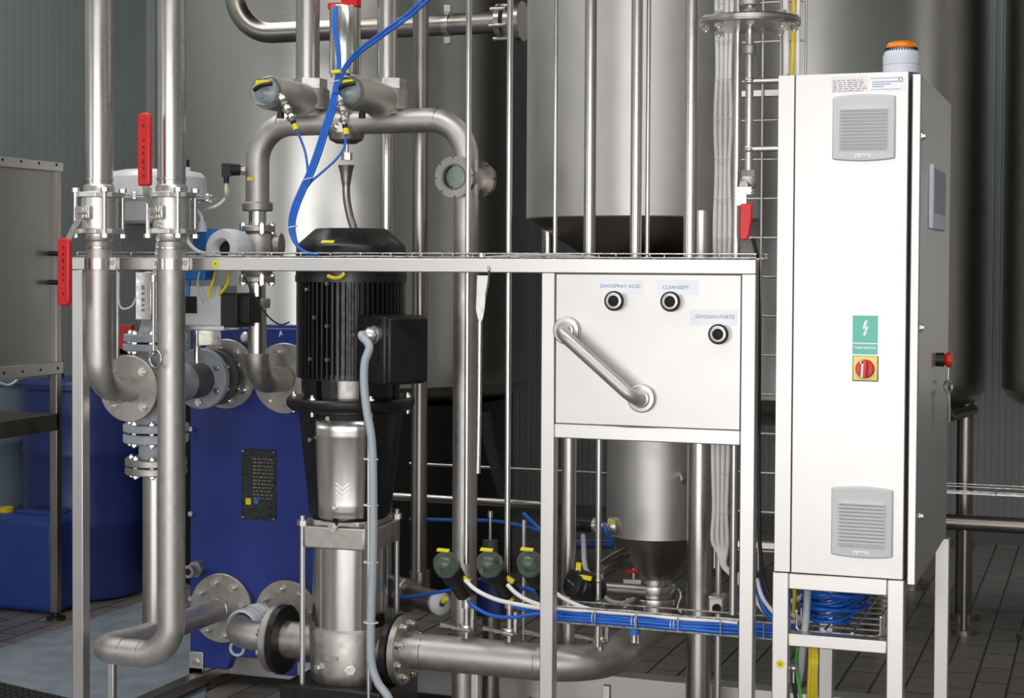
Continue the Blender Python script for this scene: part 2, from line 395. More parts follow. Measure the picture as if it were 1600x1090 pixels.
g = MB(); g.box((xm+TB, .012, zp1), (xr-TB, .018, ZT-TB)); mesh('gap_seal', g, 'dark_grey_paint', pan)
# paper strips stuck on the panel
for s, px0, px1, py0, py1, ptx, pty in (('DIVOSPRAY ACID', 936, 1005, 437, 458, 969, 447), ('CLEANSEPT', 1026, 1092, 437, 460, 1056, 449), ('DIVOSAN FORTE', 1078, 1152, 484, 507, 1117, 495)):
    a = P(px0, py1, .004); b = P(px1, py0, .004); g = MB(); g.box((a.x, .0032, a.z), (b.x, .0039, b.z)); st = mesh('label_strip', g, 'label_white', pan)
    q = P(ptx, pty, .003); lettering(s, (q.x, .003, q.z), .0135, 'ink', st, width=(len(s)*.0082))
# hose couplings through the panel
def coupling(px, py, label):
    q = P(px, py, -.022); c = V((q.x, .004, q.z))
    t = thing('hose_coupling', label, 'coupling', c, 'hose couplings on the control panel'); A = (0, -1, 0)
    g = MB(); g.lathe([(.019, 0), (.0255, 0), (.0255, .020), (.019, .020)], c, A, 40, True); mesh('body', g, 'frame_steel', t)
    g = MB(); g.lathe([(.017, .019), (.0262, .019), (.0275, .021), (.0275, .026), (.0262, .028), (.0225, .028), (.0215, .025), (.0225, .022)], c, A, 40, True); mesh('seal_ring', g, 'rubber', t)
    g = MB(); g.lathe([(.0158, .0), (.0225, .0), (.0225, .0295), (.0205, .031), (.0158, .031)], c, A, 40, True); mesh('liner', g, 'frame_steel', t)
    g = MB(); g.lathe([(0, .004), (.016, .004), (.016, .006), (0, .006)], c, A, 32); mesh('bore', g, 'bore_black', t)
coupling(959, 470, 'black-bored hose coupling under the acid label, first from the bent transfer pipe')
coupling(1047, 471, 'black-bored hose coupling under the middle short label strip')
coupling(1122, 522, 'lowest black-bored hose coupling, next to the panel edge by the cabinet')
# bent transfer pipe
a = P(884, 517, 0); b = P(1003, 621, 0); c = P(872, 519, -.10)
t = thing('transfer_pipe', 'bent stainless transfer pipe running diagonally across the white control panel', 'pipe', (a.x, 0, b.z))
ya = -.068; a0 = V((P(886, 516, 0).x, .0, P(886, 516, 0).z)); b0 = V((P(1003, 622, 0).x, 0, P(1003, 622, 0).z))
g = MB(); g.tube(fillet([a0, a0+V((0, ya, 0)), b0+V((0, ya, 0)), b0], .038, 12), .0182, 28); mesh('bend', g, 'matte_steel', t)
for q in (a0, b0):
    g = MB(); g.lathe([(.0184, 0), (.037, 0), (.039, .003), (.039, .009), (.036, .012), (.026, .013), (.024, .022), (.0184, .024)], q, (0, -1, 0), 40, True); mesh('union_collar', g, 'frame_steel', t)

# ================================================================== ELECTRICAL CABINET
YCB = -.03; xa = P(1213, 500, YCB).x; xb = P(1416, 500, YCB).x; xd = P(1436, 420, YCB).x; zt = P(1320, 114, YCB).z; zb = P(1320, 902, YCB).z; YD = .83
t = thing('electrical_cabinet', 'tall stainless electrical cabinet with two louvred vents and a red rotary switch', 'cabinet', ((xa+xb)/2, YD/2, zb))
g = MB(); g.box((xa, YCB+.002, zb+.004), (xb-.001, YD, zt)); body = mesh('body', g, 'sheet_steel', t, .004)
xs = P(1239, 500, YCB).x
g = MB(); g.box((xs-.002, YCB+.0008, zb+.005), (xs+.003, YCB+.0018, zt-.003)); mesh('seam', g, 'rubber', t)
g = MB(); g.box((xs+.0014, YCB-.0015, zb+.0045), (xb-.001, YCB+.004, zt-.001)); mesh('side_panel', g, 'sheet_steel', t, .0012)
g = MB(); g.box((xa, YCB-.0015, zb+.0045), (xs-.0012, YCB+.004, zt-.001)); mesh('side_panel', g, 'sheet_steel', t, .0012)
g = MB(); g.box((xb+.006, YCB+.012, zb-.012), (xd, YD+.005, zt-.006)); door = mesh('door', g, 'frame_steel', t, .004)
g = MB(); g.box((xb-.002, YCB+.03, zb+.03), (xb+.007, YD-.03, zt-.03)); mesh('door_gasket', g, 'rubber', t)
for px, py in ((1440, 213), (1438, 512), (1437, 806)):
    q = PX(px, py, xd); g = MB(); g.cyl((xd, q.y, q.z), (xd+.003, q.y, q.z), .013, seg=24); g.cyl((xd, q.y, q.z), (xd+.010, q.y, q.z), .008, seg=20); mesh('lock', g, 'zinc', door)
# display, push button and sticker on the door
a = PX(1450, 357, xd); b = PX(1469, 266, xd); g = MB(); g.box((xd, a.y, a.z), (xd+.014, b.y+.02, b.z)); dis = mesh('display_bezel', g, 'pale_plastic', door, .004)
g = MB(); g.box((xd+.013, a.y+.008, a.z+.045), (xd+.0155, b.y+.008, b.z-.012)); mesh('screen', g, 'display_blue', dis)
q = PX(1462, 562, xd); c = V((xd, q.y+.02, q.z)); g = MB(); g.cyl(c, c+V((.022, 0, 0)), .020, seg=28); eb = mesh('push_button', g, 'black_plastic', door)
g = MB(); g.lathe([(0, .020), (.014, .020), (.016, .026), (.0215, .030), (.0225, .036), (.0215, .042), (.016, .044), (0, .044)], c, (1, 0, 0), 32); mesh('button_head', g, 'red_plastic', eb)
# vents
def vent(px0, px1, py0, py1):
    a = P(px0, py1, YCB); b = P(px1, py0, YCB); w = b.x-a.x; h = b.z-a.z; cx = (a.x+b.x)/2; cz = (a.z+b.z)/2; y0 = YCB-.0015
    def outline(w, h, bow):
        pts = []
        for i in range(13):
            u = -1+i/6; pts.append((u*w/2, -h/2-bow*(1-u*u)))
        for i in range(13):
            u = 1-i/6; pts.append((u*w/2, h/2+bow*(1-u*u)))
        return pts
    g = MB(); g.prism(outline(w, h-.012, .006), 0, .011, (cx, y0, cz), (1, 0, 0), (0, 0, 1)); v = mesh('vent_grille', g, 'vent_plastic', t, .004)
    g = MB(); n = 12; hh = h*.60; ww = w*.76
    for i in range(n):
        z = cz+.0+hh/2-(i+.5)*hh/n
        g.add([(cx-ww/2, y0-.0105, z+hh/n*.45), (cx+ww/2, y0-.0105, z+hh/n*.45), (cx+ww/2, y0-.019, z-hh/n*.18), (cx-ww/2, y0-.019, z-hh/n*.18), (cx-ww/2, y0-.0105, z-hh/n*.18), (cx+ww/2, y0-.0105, z-hh/n*.18)],
              [(0, 1, 2, 3), (3, 2, 5, 4), (0, 3, 4), (1, 5, 2), (0, 4, 5, 1)])
    mesh('louvre', g, 'vent_plastic', v, flat=True)
    g = MB(); g.box((cx-.020, y0-.0125, cz-h/2+.010), (cx+.018, y0-.0108, cz-h/2+.0185)); pl = mesh('maker_plate', g, 'label_white', v)
    g = MB()
    for k in (-.017, -.008, -.002, .004, .010): g.box((cx+k, y0-.0129, cz-h/2+.0125), (cx+k+.004, y0-.0124, cz-h/2+.0155))
    mesh('print', g, 'ink', pl)
vent(1301, 1400, 146, 253); vent(1299, 1396, 762, 868)
# paper stickers above the top vent
a = P(1299, 145, YCB); b = P(1356, 118, YCB); g = MB(); g.box((a.x, YCB-.0026, a.z), (b.x, YCB-.0016, b.z)); st = mesh('sticker', g, 'label_pale', t)
rr = random.Random(3); g = MB()
for i in range(6):
    x = a.x+.004; z = b.z-.012-i*.0055
    while x < b.x-.01:
        w = rr.uniform(.004, .014); g.box((x, YCB-.003, z), (min(x+w, b.x-.003), YCB-.0025, z+.0022)); x += w+.004
mesh('print', g, 'ink', st)
a = P(1358, 143, YCB); b = P(1415, 118, YCB); g = MB(); g.box((a.x, YCB-.0026, a.z), (b.x, YCB-.0016, b.z)); st = mesh('sticker', g, 'label_white', t)
g = MB()
for z in (.004, .033): g.box((a.x+.003, YCB-.003, a.z+z), (b.x-.012, YCB-.0025, a.z+z+.0012))
for i in range(3): g.box((a.x+.008, YCB-.003, a.z+.011+i*.006), (a.x+.02+.018*((i*7) % 3+1), YCB-.0025, a.z+.013+i*.006))
mesh('print', g, 'ink', st)
g = MB(); g.ring((b.x-.012, YCB-.0024, b.z-.010), (0, -1, 0), .004, .0062, .0008, 20); mesh('round_mark', g, 'ink', st)
# electrical warning sign and isolator
a = P(1332, 553, YCB); b = P(1372, 493, YCB); w = b.x-a.x; h = b.z-a.z
g = MB(); g.box((a.x, YCB-.0030, a.z), (b.x, YCB-.0015, b.z)); sg = mesh('warning_sign', g, 'sign_green', t)
sg['label'] = 'green sign with white lightning bolt'
g = MB(); g.box((a.x, YCB-.0034, a.z+h*.265), (b.x, YCB-.0029, a.z+h*.30)); mesh('white_line', g, 'sign_white', sg)
bolt = [(-.05, -.42), (.12, -.20), (.045, -.20), (.20, .12), (.04, .08), (.13, .44), (-.03, .40), (-.14, -.02), (.02, .01), (-.055, -.22), (-.12, -.22)]
g = MB(); s = w*.78; g.prism([(p[0]*s, p[1]*s) for p in bolt], 0, .0006, ((a.x+b.x)/2, YCB-.0029, a.z+h*.665), (1, 0, 0), (0, 0, 1)); mesh('lightning_mark', g, 'sign_white', sg)
lettering('MAIN SWITCH', ((a.x+b.x)/2, YCB-.0031, a.z+h*.165), .0088, 'sign_white', sg, width=w*.88, bold=.0003)
a = P(1332, 595, YCB); b = P(1373, 556, YCB); cx = (a.x+b.x)/2; cz = (a.z+b.z)/2
g = MB(); g.box((a.x, YCB-.006, a.z), (b.x, YCB-.0015, b.z)); iso = mesh('isolator_switch', g, 'dark_steel', t, .003)
g = MB(); g.box((a.x+.0022, YCB-.0085, a.z+.0022), (b.x-.0022, YCB-.005, b.z-.0022)); mesh('yellow_plate', g, 'yellow_plate', iso, .002)
g = MB(); g.lathe([(0, 0), (.0245, 0), (.0245, .006), (.021, .012), (0, .012)], (cx, YCB-.0084, cz), (0, -1, 0), 36); kn = mesh('knob', g, 'red_plastic', iso)
g = MB(); g.obox((cx, YCB-.026, cz), (1, 0, -.06), (0, 1, 0), (.06, 0, 1), .0075, .009, .0225); mesh('grip', g, 'red_plastic', kn, .002)
g = MB(); g.obox((cx-.004, YCB-.0354, cz), (1, 0, -.06), (0, 1, 0), (.06, 0, 1), .0025, .0006, .021); g.obox((cx-.0045, YCB-.0354, cz+.0185), (1, 0, -.06), (0, 1, 0), (.06, 0, 1), .005, .0006, .0035); mesh('pointer', g, 'sign_white', kn)
# beacon
q = P(1408, 112, YCB+.06); c = V((q.x, YCB+.06, zt)); k = mpp(1408, YCB+.06)
t = thing('warning_beacon', 'amber warning beacon on a pale round base on top of the cabinet', 'beacon', c)
g = MB(); g.lathe([(0, 0), (27.5*k, 0), (28*k, 2*k), (28*k, 11*k), (27*k, 12*k), (27*k, 12.6*k), (28*k, 13.6*k), (28*k, 26*k), (26*k, 33*k), (23*k, 38*k), (20*k, 38.5*k), (0, 38.5*k)], c, (0, 0, 1), 48); mesh('base', g, 'pale_plastic', t)
g = MB()
for i in range(40):
    q = 2*PI*i/40; d = V((math.cos(q), math.sin(q), 0)); p = c+d*24.6*k+V((0, 0, 36*k)); g.obox(p, d, d.cross(V((0, 0, 1))), (0, 0, 1), .8*k, .8*k, 3.2*k)
mesh('cooling_slots', g, 'bore_black', t)
g = MB(); g.lathe([(0, 38*k), (23.4*k, 38*k), (23.4*k, 43*k), (21*k, 47*k), (14*k, 50*k), (0, 51*k)], c, (0, 0, 1), 48); mesh('lens', g, 'orange_lens', t)
# key hanging on the door
q = PX(1468, 588, xd); y0 = q.y; t = thing('key_ring', 'keys on a wire loop hanging below the red stop button', 'keys', (xd+.02, y0, q.z-.06))
top = V((xd+.026, c.y, PX(1462, 575, xd).z))
q = PX(1463, 562, xd)
g = MB(); e = V((xd+.032, q.y+.02, q.z)); g.tube([e+V((0, 0, .024)), e+V((.001, 0, -.02)), e+V((.0, 0.0, -.058))], .0022, 10); mesh('wire_loop', g, 'zinc', t)
r0 = e+V((0, 0, -.078)); g = MB(); g.tube([r0+V((.014*math.cos(2*PI*i/28), -.040*math.cos(2*PI*i/28), .018*math.sin(2*PI*i/28))) for i in range(28)], .0035, 10, True); mesh('ring', g, 'zinc', t)
for dy in (-.02, .012):
    g = MB(); g.obox(r0+V((.004, dy, -.055)), (1, .2, 0), (-.2, 1, .25), (0, -.25, 1), .0016, .006, .045); mesh('key', g, 'zinc', t, .0008)

# stand under the cabinet
T2 = .043
t = thing('cabinet_stand', 'square tube stand of pale stainless steel carrying the electrical cabinet', 'stand', ((xa+xb)/2, .4, 0))
xe = xb+.002
bar('post', (xa-.004, YCB, 0), (xa-.004+T2, YCB+T2, zb+.002)); bar('post', (xe-T2, YCB, 0), (xe, YCB+T2, zb+.002))
bar('top_rail', (xa-.004+T2, YCB, zb-T2+.002), (xe-T2, YCB+T2, zb+.002))
zst = P(1300, 995, YCB).z; bar('cross_rail', (xa-.004+T2, YCB+.002, zst-.034), (xe-T2, YCB+T2, zst))
q = PX(1450, 900, xe); bar('post', (xe+.0, YD-T2, 0), (xe+T2, YD, zb-.012)); bar('side_rail', (xe-T2, YCB+T2, zb-.045), (xe, YD-T2, zb-.012))
bar('post', (xa-.004, YD-T2, .26), (xa-.004+T2, YD, zb+.002)); bar('back_rail', (xa-.004+T2, YD-T2, zb-T2), (xe+.0, YD, zb-.0))
q = P(1292, 1000, .62); bar('post', (q.x-.021, .60, 0), (q.x+.021, .64, zb-.0))
bar('side_rail', (xa-.004, YCB+T2, zb-T2), (xa-.004+T2, YD-T2, zb-.002))
def earth_sticker(px, py, Y, parent):
    q = P(px, py, Y); c = V((q.x, Y, q.z)); g = MB(); g.cyl(c, c+V((0, -.0008, 0)), .0115, seg=28); s = mesh('earth_sticker', g, 'yellow_tag', parent)
    g = MB(); g.cyl(c, c+V((0, -.0012, 0)), .0045, seg=6); mesh('earth_mark', g, 'cable_green', s)
earth_sticker(1219, 1037, YCB, t)
earth_sticker(337, 412, 0, bpy.data.objects['pipe_support_frame'])

# ================================================================== PLATE HEAT EXCHANGER
YH = .715
hx0 = P(297, 600, YH).x; hx1 = P(491, 600, YH).x; hz0 = .075; hz1 = P(390, 512, YH).z
t = thing('plate_heat_exchanger', 'royal blue plate heat exchanger with round steel port flanges behind the pump', 'heat exchanger', ((hx0+hx1)/2, .95, hz0))
g = MB(); g.prism([(hx0, hz0+.05), (hx0, hz0), (hx0+.15, hz0), (hx0+.17, hz0+.05), (hx1-.17, hz0+.05), (hx1-.15, hz0), (hx1, hz0), (hx1, hz1), (hx0, hz1)], 0, -.04, (0, YH, 0), (1, 0, 0), (0, 0, 1)); mesh('front_plate', g, 'blue_enamel', t, .004)
g = MB()
for i in range(26): g.box((hx0+.03, YH+.045+i*.0095, hz0+.10), (hx1-.03, YH+.0515+i*.0095, hz1-.05))
pk = mesh('plate_pack', g, 'dark_steel', t); 
g = MB(); g.box((hx0, YH+.30, hz0), (hx1, YH+.34, hz1)); mesh('back_plate', g, 'blue_enamel', t, .004)
for x in (hx0+.012, hx1-.012):
    for z in (.32, .62, .92, 1.1):
        g = MB(); g.cyl((x, YH-.02, z), (x, YH+.37, z), .009, seg=12); mesh('tie_bolt', g, 'zinc', t)
for x in (hx0+.03, hx1-.03):
    a = (x-.032, YH-.012, hz0-.0); g = MB(); g.box((x-.028, YH-.010, hz0-.025), (x+.028, YH+.0, hz0+.055)); g.box((x-.028, YH-.01, hz0-.035), (x+.028, YH+.34, hz0-.0)); ft = mesh('foot_bracket', g, 'frame_steel', t, .002)
    g = MB(); g.hexa((x, YH-.010, hz0+.02), (0, -1, 0), .012, .009); mesh('bolt', g, 'zinc', ft)
a = P(378, 810, YH); b = P(432, 703, YH); g = MB(); g.box((a.x, YH-.004, a.z), (b.x, YH, b.z)); npl = mesh('name_plate', g, 'nameplate', t, .001)
g = MB(); rr = random.Random(5)
for i in range(12):
    z = b.z-.035-i*.0125; x = a.x+.045
    while x < b.x-.015:
        w = rr.uniform(.006, .018); g.box((x, YH-.0046, z), (min(x+w, b.x-.01), YH-.0039, z+.004)); x += w+.005
mesh('engraving', g, 'dark_steel', npl)
for x in (a.x+.007, b.x-.007):
    for z in (a.z+.007, b.z-.007):
        g = MB(); g.cyl((x, YH-.004, z), (x, YH-.007, z), .0035, seg=10); mesh('rivet', g, 'zinc', npl)
c = P(388, 783, YH-.004); g = MB(); g.box((c.x-.0105, YH-.0048, c.z-.0115), (c.x+.0105, YH-.0039, c.z+.0115)); mesh('yellow_sticker', g, 'yellow_tag', npl)
c = P(400, 783, YH-.004); g = MB(); g.cyl((c.x, YH-.0036, c.z), (c.x, YH-.0048, c.z), .010, seg=24); mesh('blue_sticker', g, 'sensor_blue', npl)
g = MB(); c = P(438, 521, YH); s = .012
g.prism([(-.4*s, -.9*s), (-.1*s, -.9*s), (.15*s, 0), (.45*s, -.5*s), (.75*s, -.4*s), (.25*s, .9*s), (0, .9*s)], 0, .0006, (c.x, YH-.001, c.z), (1, 0, 0), (0, 0, 1)); mesh('maker_mark', g, 'sign_white', t)
ports = {}
for nm, px, py in (('a', 352, 584), ('b', 444, 591), ('c', 345, 950), ('d', 447, 961)):
    q = P(px, py, YH-.02); c = V((q.x, YH-.001, q.z)); ports[nm] = c
    flange(t, c, (0, -1, 0), .122, .020, 8, .094, .0085, 'cast_steel', 'zinc', out=.026, both=False, name='port_flange', ph=.25)
c = P(306, 887, YH); g = MB(); c = V((c.x+.012, YH, c.z)); g.hexa(c, (0, -1, 0), .030, .03); g.cyl(c, c+V((0, -.06, 0)), .018, seg=24); g.cyl(c+V((0, -.045, 0)), c+V((0, -.075, 0)), .022, seg=24); dv = mesh('drain_valve', g, 'cast_steel', t)
g = MB(); g.cyl(c+V((0, -.074, 0)), c+V((0, -.0765, 0)), .012, seg=20); mesh('bore', g, 'bore_black', dv)
c = P(384, 527, YH); g = MB(); g.lathe([(0, 0), (.018, 0), (.02, .006), (.013, .014), (0, .015)], (c.x, YH, c.z), (0, -1, 0), 28); mesh('cover_cap', g, 'zinc', t)

# ================================================================== PIPES AT THE LEFT END
XA = -1.333
YPA = -.062; rA = 21.5*mpp(152, YPA)
zA = P(152, 604, YPA).z
YF1 = PX(200, 607, XA).y
def pz(py, Y, px=243): return P(px, py, Y).z
# pipe A upper and lower run with the ball valve between them
def ball_valve(px, label, y_top, y_bot, X, up, grip_px):
    """three-piece ball valve with four long tie bolts and a flat lever"""
    c = V((X, YPA, (pz(y_top, YPA, px)+pz(y_bot, YPA, px))/2)); h = (pz(y_top, YPA, px)-pz(y_bot, YPA, px))/2
    t = thing('ball_valve', label, 'valve', c, 'lever ball valves on the two wide upright pipes')
    g = MB(); R = rA*1.28
    g.lathe([(0, -h*.80), (rA*1.22, -h*.80), (rA*1.33, -h*.72), (rA*1.35, 0), (rA*1.33, h*.72), (rA*1.22, h*.80), (0, h*.80)], c, (0, 0, 1), 40); body = mesh('body', g, 'cast_bright', t)
    for s in (-1, 1):
        g = MB(); z = c.z+s*h*.86; o = R*.98; pl = [(-o*.55, -o*1.25), (o*.55, -o*1.25), (o*1.25, -o*.55), (o*1.25, o*.55), (o*.55, o*1.25), (-o*.55, o*1.25), (-o*1.25, o*.55), (-o*1.25, -o*.55)]
        g.prism(pl, -.008, .008, (c.x, c.y, z), (1, 0, 0), (0, 1, 0)); mesh('end_plate', g, 'cast_bright', t, .002)
        g = MB(); g.lathe([(rA*1.12, 0), (rA*1.12, s*.025), (rA*1.0, s*.032), (0, s*.032), (0, 0)], (c.x, c.y, z), (0, 0, 1), 40); mesh('end_cap', g, 'cast_bright', t)
    q = R*.96
    for dx, dy in ((-q, -q*.95), (q, -q*.95), (-q, q*.95), (q, q*.95)):
        g = MB(); p = c+V((dx, dy, 0)); g.cyl(p-V((0, 0, h*1.06)), p+V((0, 0, h*1.06)), .0062, seg=14)
        for s in (-1, 1): g.hexa(p+V((0, 0, s*h*.86+(.008 if s > 0 else -.020))), (0, 0, 1), .0125, .012)
        mesh('tie_bolt', g, 'zinc', t)
    n = V((-.2, -.98, 0)).normalized()           # stem points out to the front
    s0 = c+n*R*1.0; g = MB(); g.cyl(c+n*R*.6, s0+n*.018, .017, seg=24); g.hexa(s0+n*.018, n, .016, .012); g.cyl(s0+n*.03, s0+n*.040, .007, seg=14); mesh('stem', g, 'cast_steel', t)
    g = MB(); g.obox(s0+n*.015, n.cross(V((0, 0, 1))), n, (0, 0, 1), .030, .004, .020); mesh('stop_plate', g, 'zinc', t, .003)
    # lever: a flat steel bar that rises or drops, then the red grip
    k = 1 if up else -1; side = n.cross(V((0, 0, 1))); b0 = s0+n*.024
    off = V((0, 0, 0)); j = b0+V((0, 0, k*.05))+n*.028+off; j2 = j+side*grip_px[1]+V((0, 0, k*.015))
    g = MB(); w = .0125
    def strip(pts):
        vs = []
        for p in pts: vs += [p-side*w-n*.0022, p+side*w-n*.0022, p+side*w+n*.0022, p-side*w+n*.0022]
        fs = [(0, 1, 2, 3)]
        for i in range(len(pts)-1):
            for e in range(4): fs.append((i*4+e, i*4+(e+1) % 4, i*4+4+(e+1) % 4, i*4+4+e))
        m = (len(pts)-1)*4; fs.append((m+3, m+2, m+1, m)); g.add(vs, fs)
    strip([b0-V((0, 0, k*.016)), b0+V((0, 0, k*.012)), j, j2+V((0, 0, k*.04))]); lv = mesh('lever', g, 'zinc', t)
    l = grip_px[0]; e = j2+V((0, 0, k*.012)); g = MB(); gw = .0235
    pl = [(-gw*.92, 0), (gw*.92, 0), (gw, k*.01), (gw, k*(l-.014)), (gw*.8, k*(l-.003)), (gw*.4, k*l), (-gw*.4, k*l), (-gw*.8, k*(l-.003)), (-gw, k*(l-.014)), (-gw, k*.01)]
    if not up: pl = pl[::-1]
    g.prism(pl, -.0085, .0085, e, -side, (0, 0, 1)); gr = mesh('grip', g, 'red_grip', t, .005)
    g = MB()
    for q0, q1 in ((.12, .16), (.22, .26), (.30, .37), (.42, .47), (.51, .55), (.60, .64), (.80, .84)):
        m0 = e+V((0, 0, k*l*(q0+q1)/2))+n*.0088-side*.002; g.obox(m0, side, n, (0, 0, 1), .0035, .0006, l*(q1-q0)*.42)
    mesh('grip_print', g, 'ink_dark', gr)
    return t
XP = P(155, 330, YPA).x; XB = P(268, 330, YPA).x
ball_valve(155, 'ball valve with its red lever hanging down beside the frame post', 300, 366, XP, False, (.205, .036))
ball_valve(268, 'ball valve with its red lever standing straight up beside the pipe', 300, 366, XB, True, (.215, .006))
def pipe_thing(name, label, m, paths, cat='pipe', group=None, extra=None, seg=32):
    lo = min((V(p) for pts, r in paths for p in pts), key=lambda p: p.z)
    t = thing(name, label, cat, lo, group)
    for i, (pts, r) in enumerate(paths):
        g = MB(); g.tube(pts, r, seg); mesh('run' if i == 0 else 'branch', g, m, t)
    return t
zt_ = pz(298, YPA, 155); zb_ = pz(368, YPA, 155)
def collar(t, c, axis, r, h=.012, m='pipe_steel', k=1.06, name='weld_collar'):
    g = MB(); g.lathe([(r*.98, 0), (r*k, .002), (r*k, h-.002), (r*.98, h)], c, axis, 36); return mesh(name, g, m, t)
t = pipe_thing('upright_pipe', 'wide stainless pipe rising from the ball valve with the hanging red lever', 'pipe_steel', [([(XP, YPA, zt_), (XP, YPA, 3.4)], rA)], group=None)
collar(t, (XP, YPA, zt_+.028), (0, 0, 1), rA, .01)
t = pipe_thing('upright_pipe', 'wide stainless pipe rising from the ball valve with the upright red lever', 'pipe_steel', [([(XB, YPA, zt_), (XB, YPA, 3.4)], rA)])
collar(t, (XB, YPA, zt_+.028), (0, 0, 1), rA, .01)
rL = rA*.98
def pipe_clamp(X, z, label):
    t = thing('pipe_clamp', label, 'clamp', (X, YPA, z), 'square-plate pipe clamps on the frame beam')
    g = MB(); g.ring((X, YPA, z-.016), (0, 0, 1), rL, rL+.0035, .032, 40); mesh('band', g, 'pipe_steel', t)
    g = MB(); c = V((X+rL+.010, YPA+.004, z)); g.box((c.x-.012, c.y-.012, c.z-.021), (c.x+.012, c.y+.012, c.z+.021)); b = mesh('bracket_block', g, 'frame_steel', t, .003)
    g = MB(); g.ring(c+V((0, -.012, .003)), (0, -1, 0), .003, .008, .0015, 16); mesh('clamp_mark', g, 'dark_steel', b)
zbm = ZT-TB/2
# pipe A lower: drops, elbows back to the control valve flange
t = pipe_thing('elbow_pipe', 'stainless pipe below the hanging lever, bending back into a bolted round flange', 'matte_steel', [(fillet([(XP, YPA, zb_), (XP, YPA, zA), (XA, YF1-.002, P(200, 607, YF1).z)], .088, 14), rL)])
collar(t, (XP, YPA, zb_-.042), (0, 0, 1), rL, .01)
zV = P(200, 607, YF1).z
collar(t, (XA, YF1-.05, zV), (0, 1, 0), rL, .006, k=1.03)
flange(t, (XA, YF1, zV), (0, 1, 0), .106, .018, 4, .078, .009, 'cast_steel', 'zinc', out=.012)
# pipe B lower: drops, elbows left, then back along the floor to the heat exchanger
zlow = P(215, 1020, YPA).z; Xe = P(172, 1018, YPA).x
pC = ports['c']
t = pipe_thing('elbow_pipe', 'long stainless pipe dropping from the upright red lever to a bend near the floor', 'matte_steel',
   [(fillet([(XB, YPA, zb_), (XB, YPA, zlow), (pC.x, YPA, zlow), (pC.x, .26, pC.z-.0), (pC.x, YH-.018, pC.z)], [.10, .075, .4], 12), rL)])
collar(t, (XB, YPA, zb_-.042), (0, 0, 1), rL, .01); collar(t, (XB-.10, YPA, zlow), (-1, 0, 0), rL, .006, k=1.03); collar(t, (XB-.165, YPA, zlow), (-1, 0, 0), rL, .006, k=1.03)
collar(t, (pC.x, YH-.055, pC.z), (0, 1, 0), rL, .008, k=1.06)
pipe_clamp(XP, zbm, 'square-plate clamp holding the pipe with the hanging lever to the beam')
pipe_clamp(XB, zbm, 'square-plate clamp holding the pipe with the upright lever to the beam')
q = P(178, 1070, .02); g = MB(); g.box((q.x-.011, .0, 0), (q.x+.011, .022, zlow-rL-.0)); 
solo('support_leg', g, 'frame_steel', 'short square prop under the pipe bend near the floor', 'support', bev=.002)

# ================================================================== CONTROL VALVE AND ACTUATOR (left, in front of the heat exchanger)
YV = PX(244, 603, XA).y; kv = mpp(244, YV)
t = thing('control_valve', 'grey three-way control valve with bolted flanges between the bent pipe and heat exchanger', 'valve', (XA, YV, pz(738, YV)))
def vz(y): return pz(y, YV)
g = MB(); g.sphere((XA, YV, zV), .082, 32, (0, 0, 1), sq=1.15)
g.cyl((XA, YF1+.02, zV), (XA, YV+.16, zV), .066, seg=36); g.cyl((XA, YV, vz(668)), (XA, YV, vz(540)), .058, seg=36); mesh('body', g, 'cast_grey_paint', t)
for y0, y1, r in ((533, 521, 50), (547, 536, 51), (673, 661, 51), (690, 676, 51), (726, 715, 48), (739, 728, 48)):
    flange(t, (XA, YV, vz(y0)), (0, 0, 1), r*kv, (y0-y1)*kv, 8, r*kv*.80, .007, 'cast_grey_paint' if y0 < 700 else 'cast_steel', 'zinc', out=.012, both=True)
g = MB(); g.cyl((XA, YV, vz(718)), (XA, YV, vz(688)), 27*kv, seg=32); mesh('neck', g, 'cast_grey_paint', t)
g = MB(); g.cyl((XA, YV, vz(522)), (XA, YV, vz(500)), 28*kv, 22*kv, seg=32); mesh('bonnet', g, 'cast_grey_paint', t)
flange(t, (XA, YV-.155, zV), (0, 1, 0), .104, .02, 4, .078, .008, 'cast_grey_paint', 'zinc', out=.01)
for py, yy, th, r, m in ((600, PX(318, 600, XA).y-.03, .028, .104, 'cast_grey_paint'), (598, PX(336, 597, XA).y-.03, .022, .098, 'dark_grey_paint'), (596, PX(350, 593, XA).y-.03, .03, .106, 'dark_grey_paint')):
    flange(t, (XA, yy, zV+.004), (0, 1, 0), r, th, 6, r*.78, .008, m, 'zinc', out=.012)
g = MB(); g.cyl((XA, YV+.1, zV), (XA, YH-.02, zV), .06, seg=32); mesh('outlet_neck', g, 'dark_grey_paint', t)
# yoke and stem
for s in (-1, 1):
    g = MB(); x = XA+s*.055; g.tube(fillet([(XA+s*.03, YV, vz(505)), (x, YV, vz(485)), (x, YV, vz(372)), (XA+s*.02, YV, vz(352))], .03), .011, 12); mesh('yoke_arm', g, 'dark_grey_paint', t)
g = MB(); g.cyl((XA, YV, vz(505)), (XA, YV, vz(350)), .008, seg=16); mesh('stem', g, 'zinc', t)
g = MB(); a = P(212, 500, YV-.06); b = P(238, 424, YV-.06); g.box((a.x, YV-.065, a.z), (b.x, YV-.045, b.z)); sc = mesh('scale_plate', g, 'zinc', t, .004)
g = MB()
for z0, z1 in ((.18, .24), (.28, .34), (.38, .46), (.52, .58), (.62, .72)): g.box(((a.x+b.x)/2-.006, YV-.0655, a.z+(b.z-a.z)*z0), ((a.x+b.x)/2+.005, YV-.0648, a.z+(b.z-a.z)*z1))
mesh('scale_print', g, 'ink', sc)
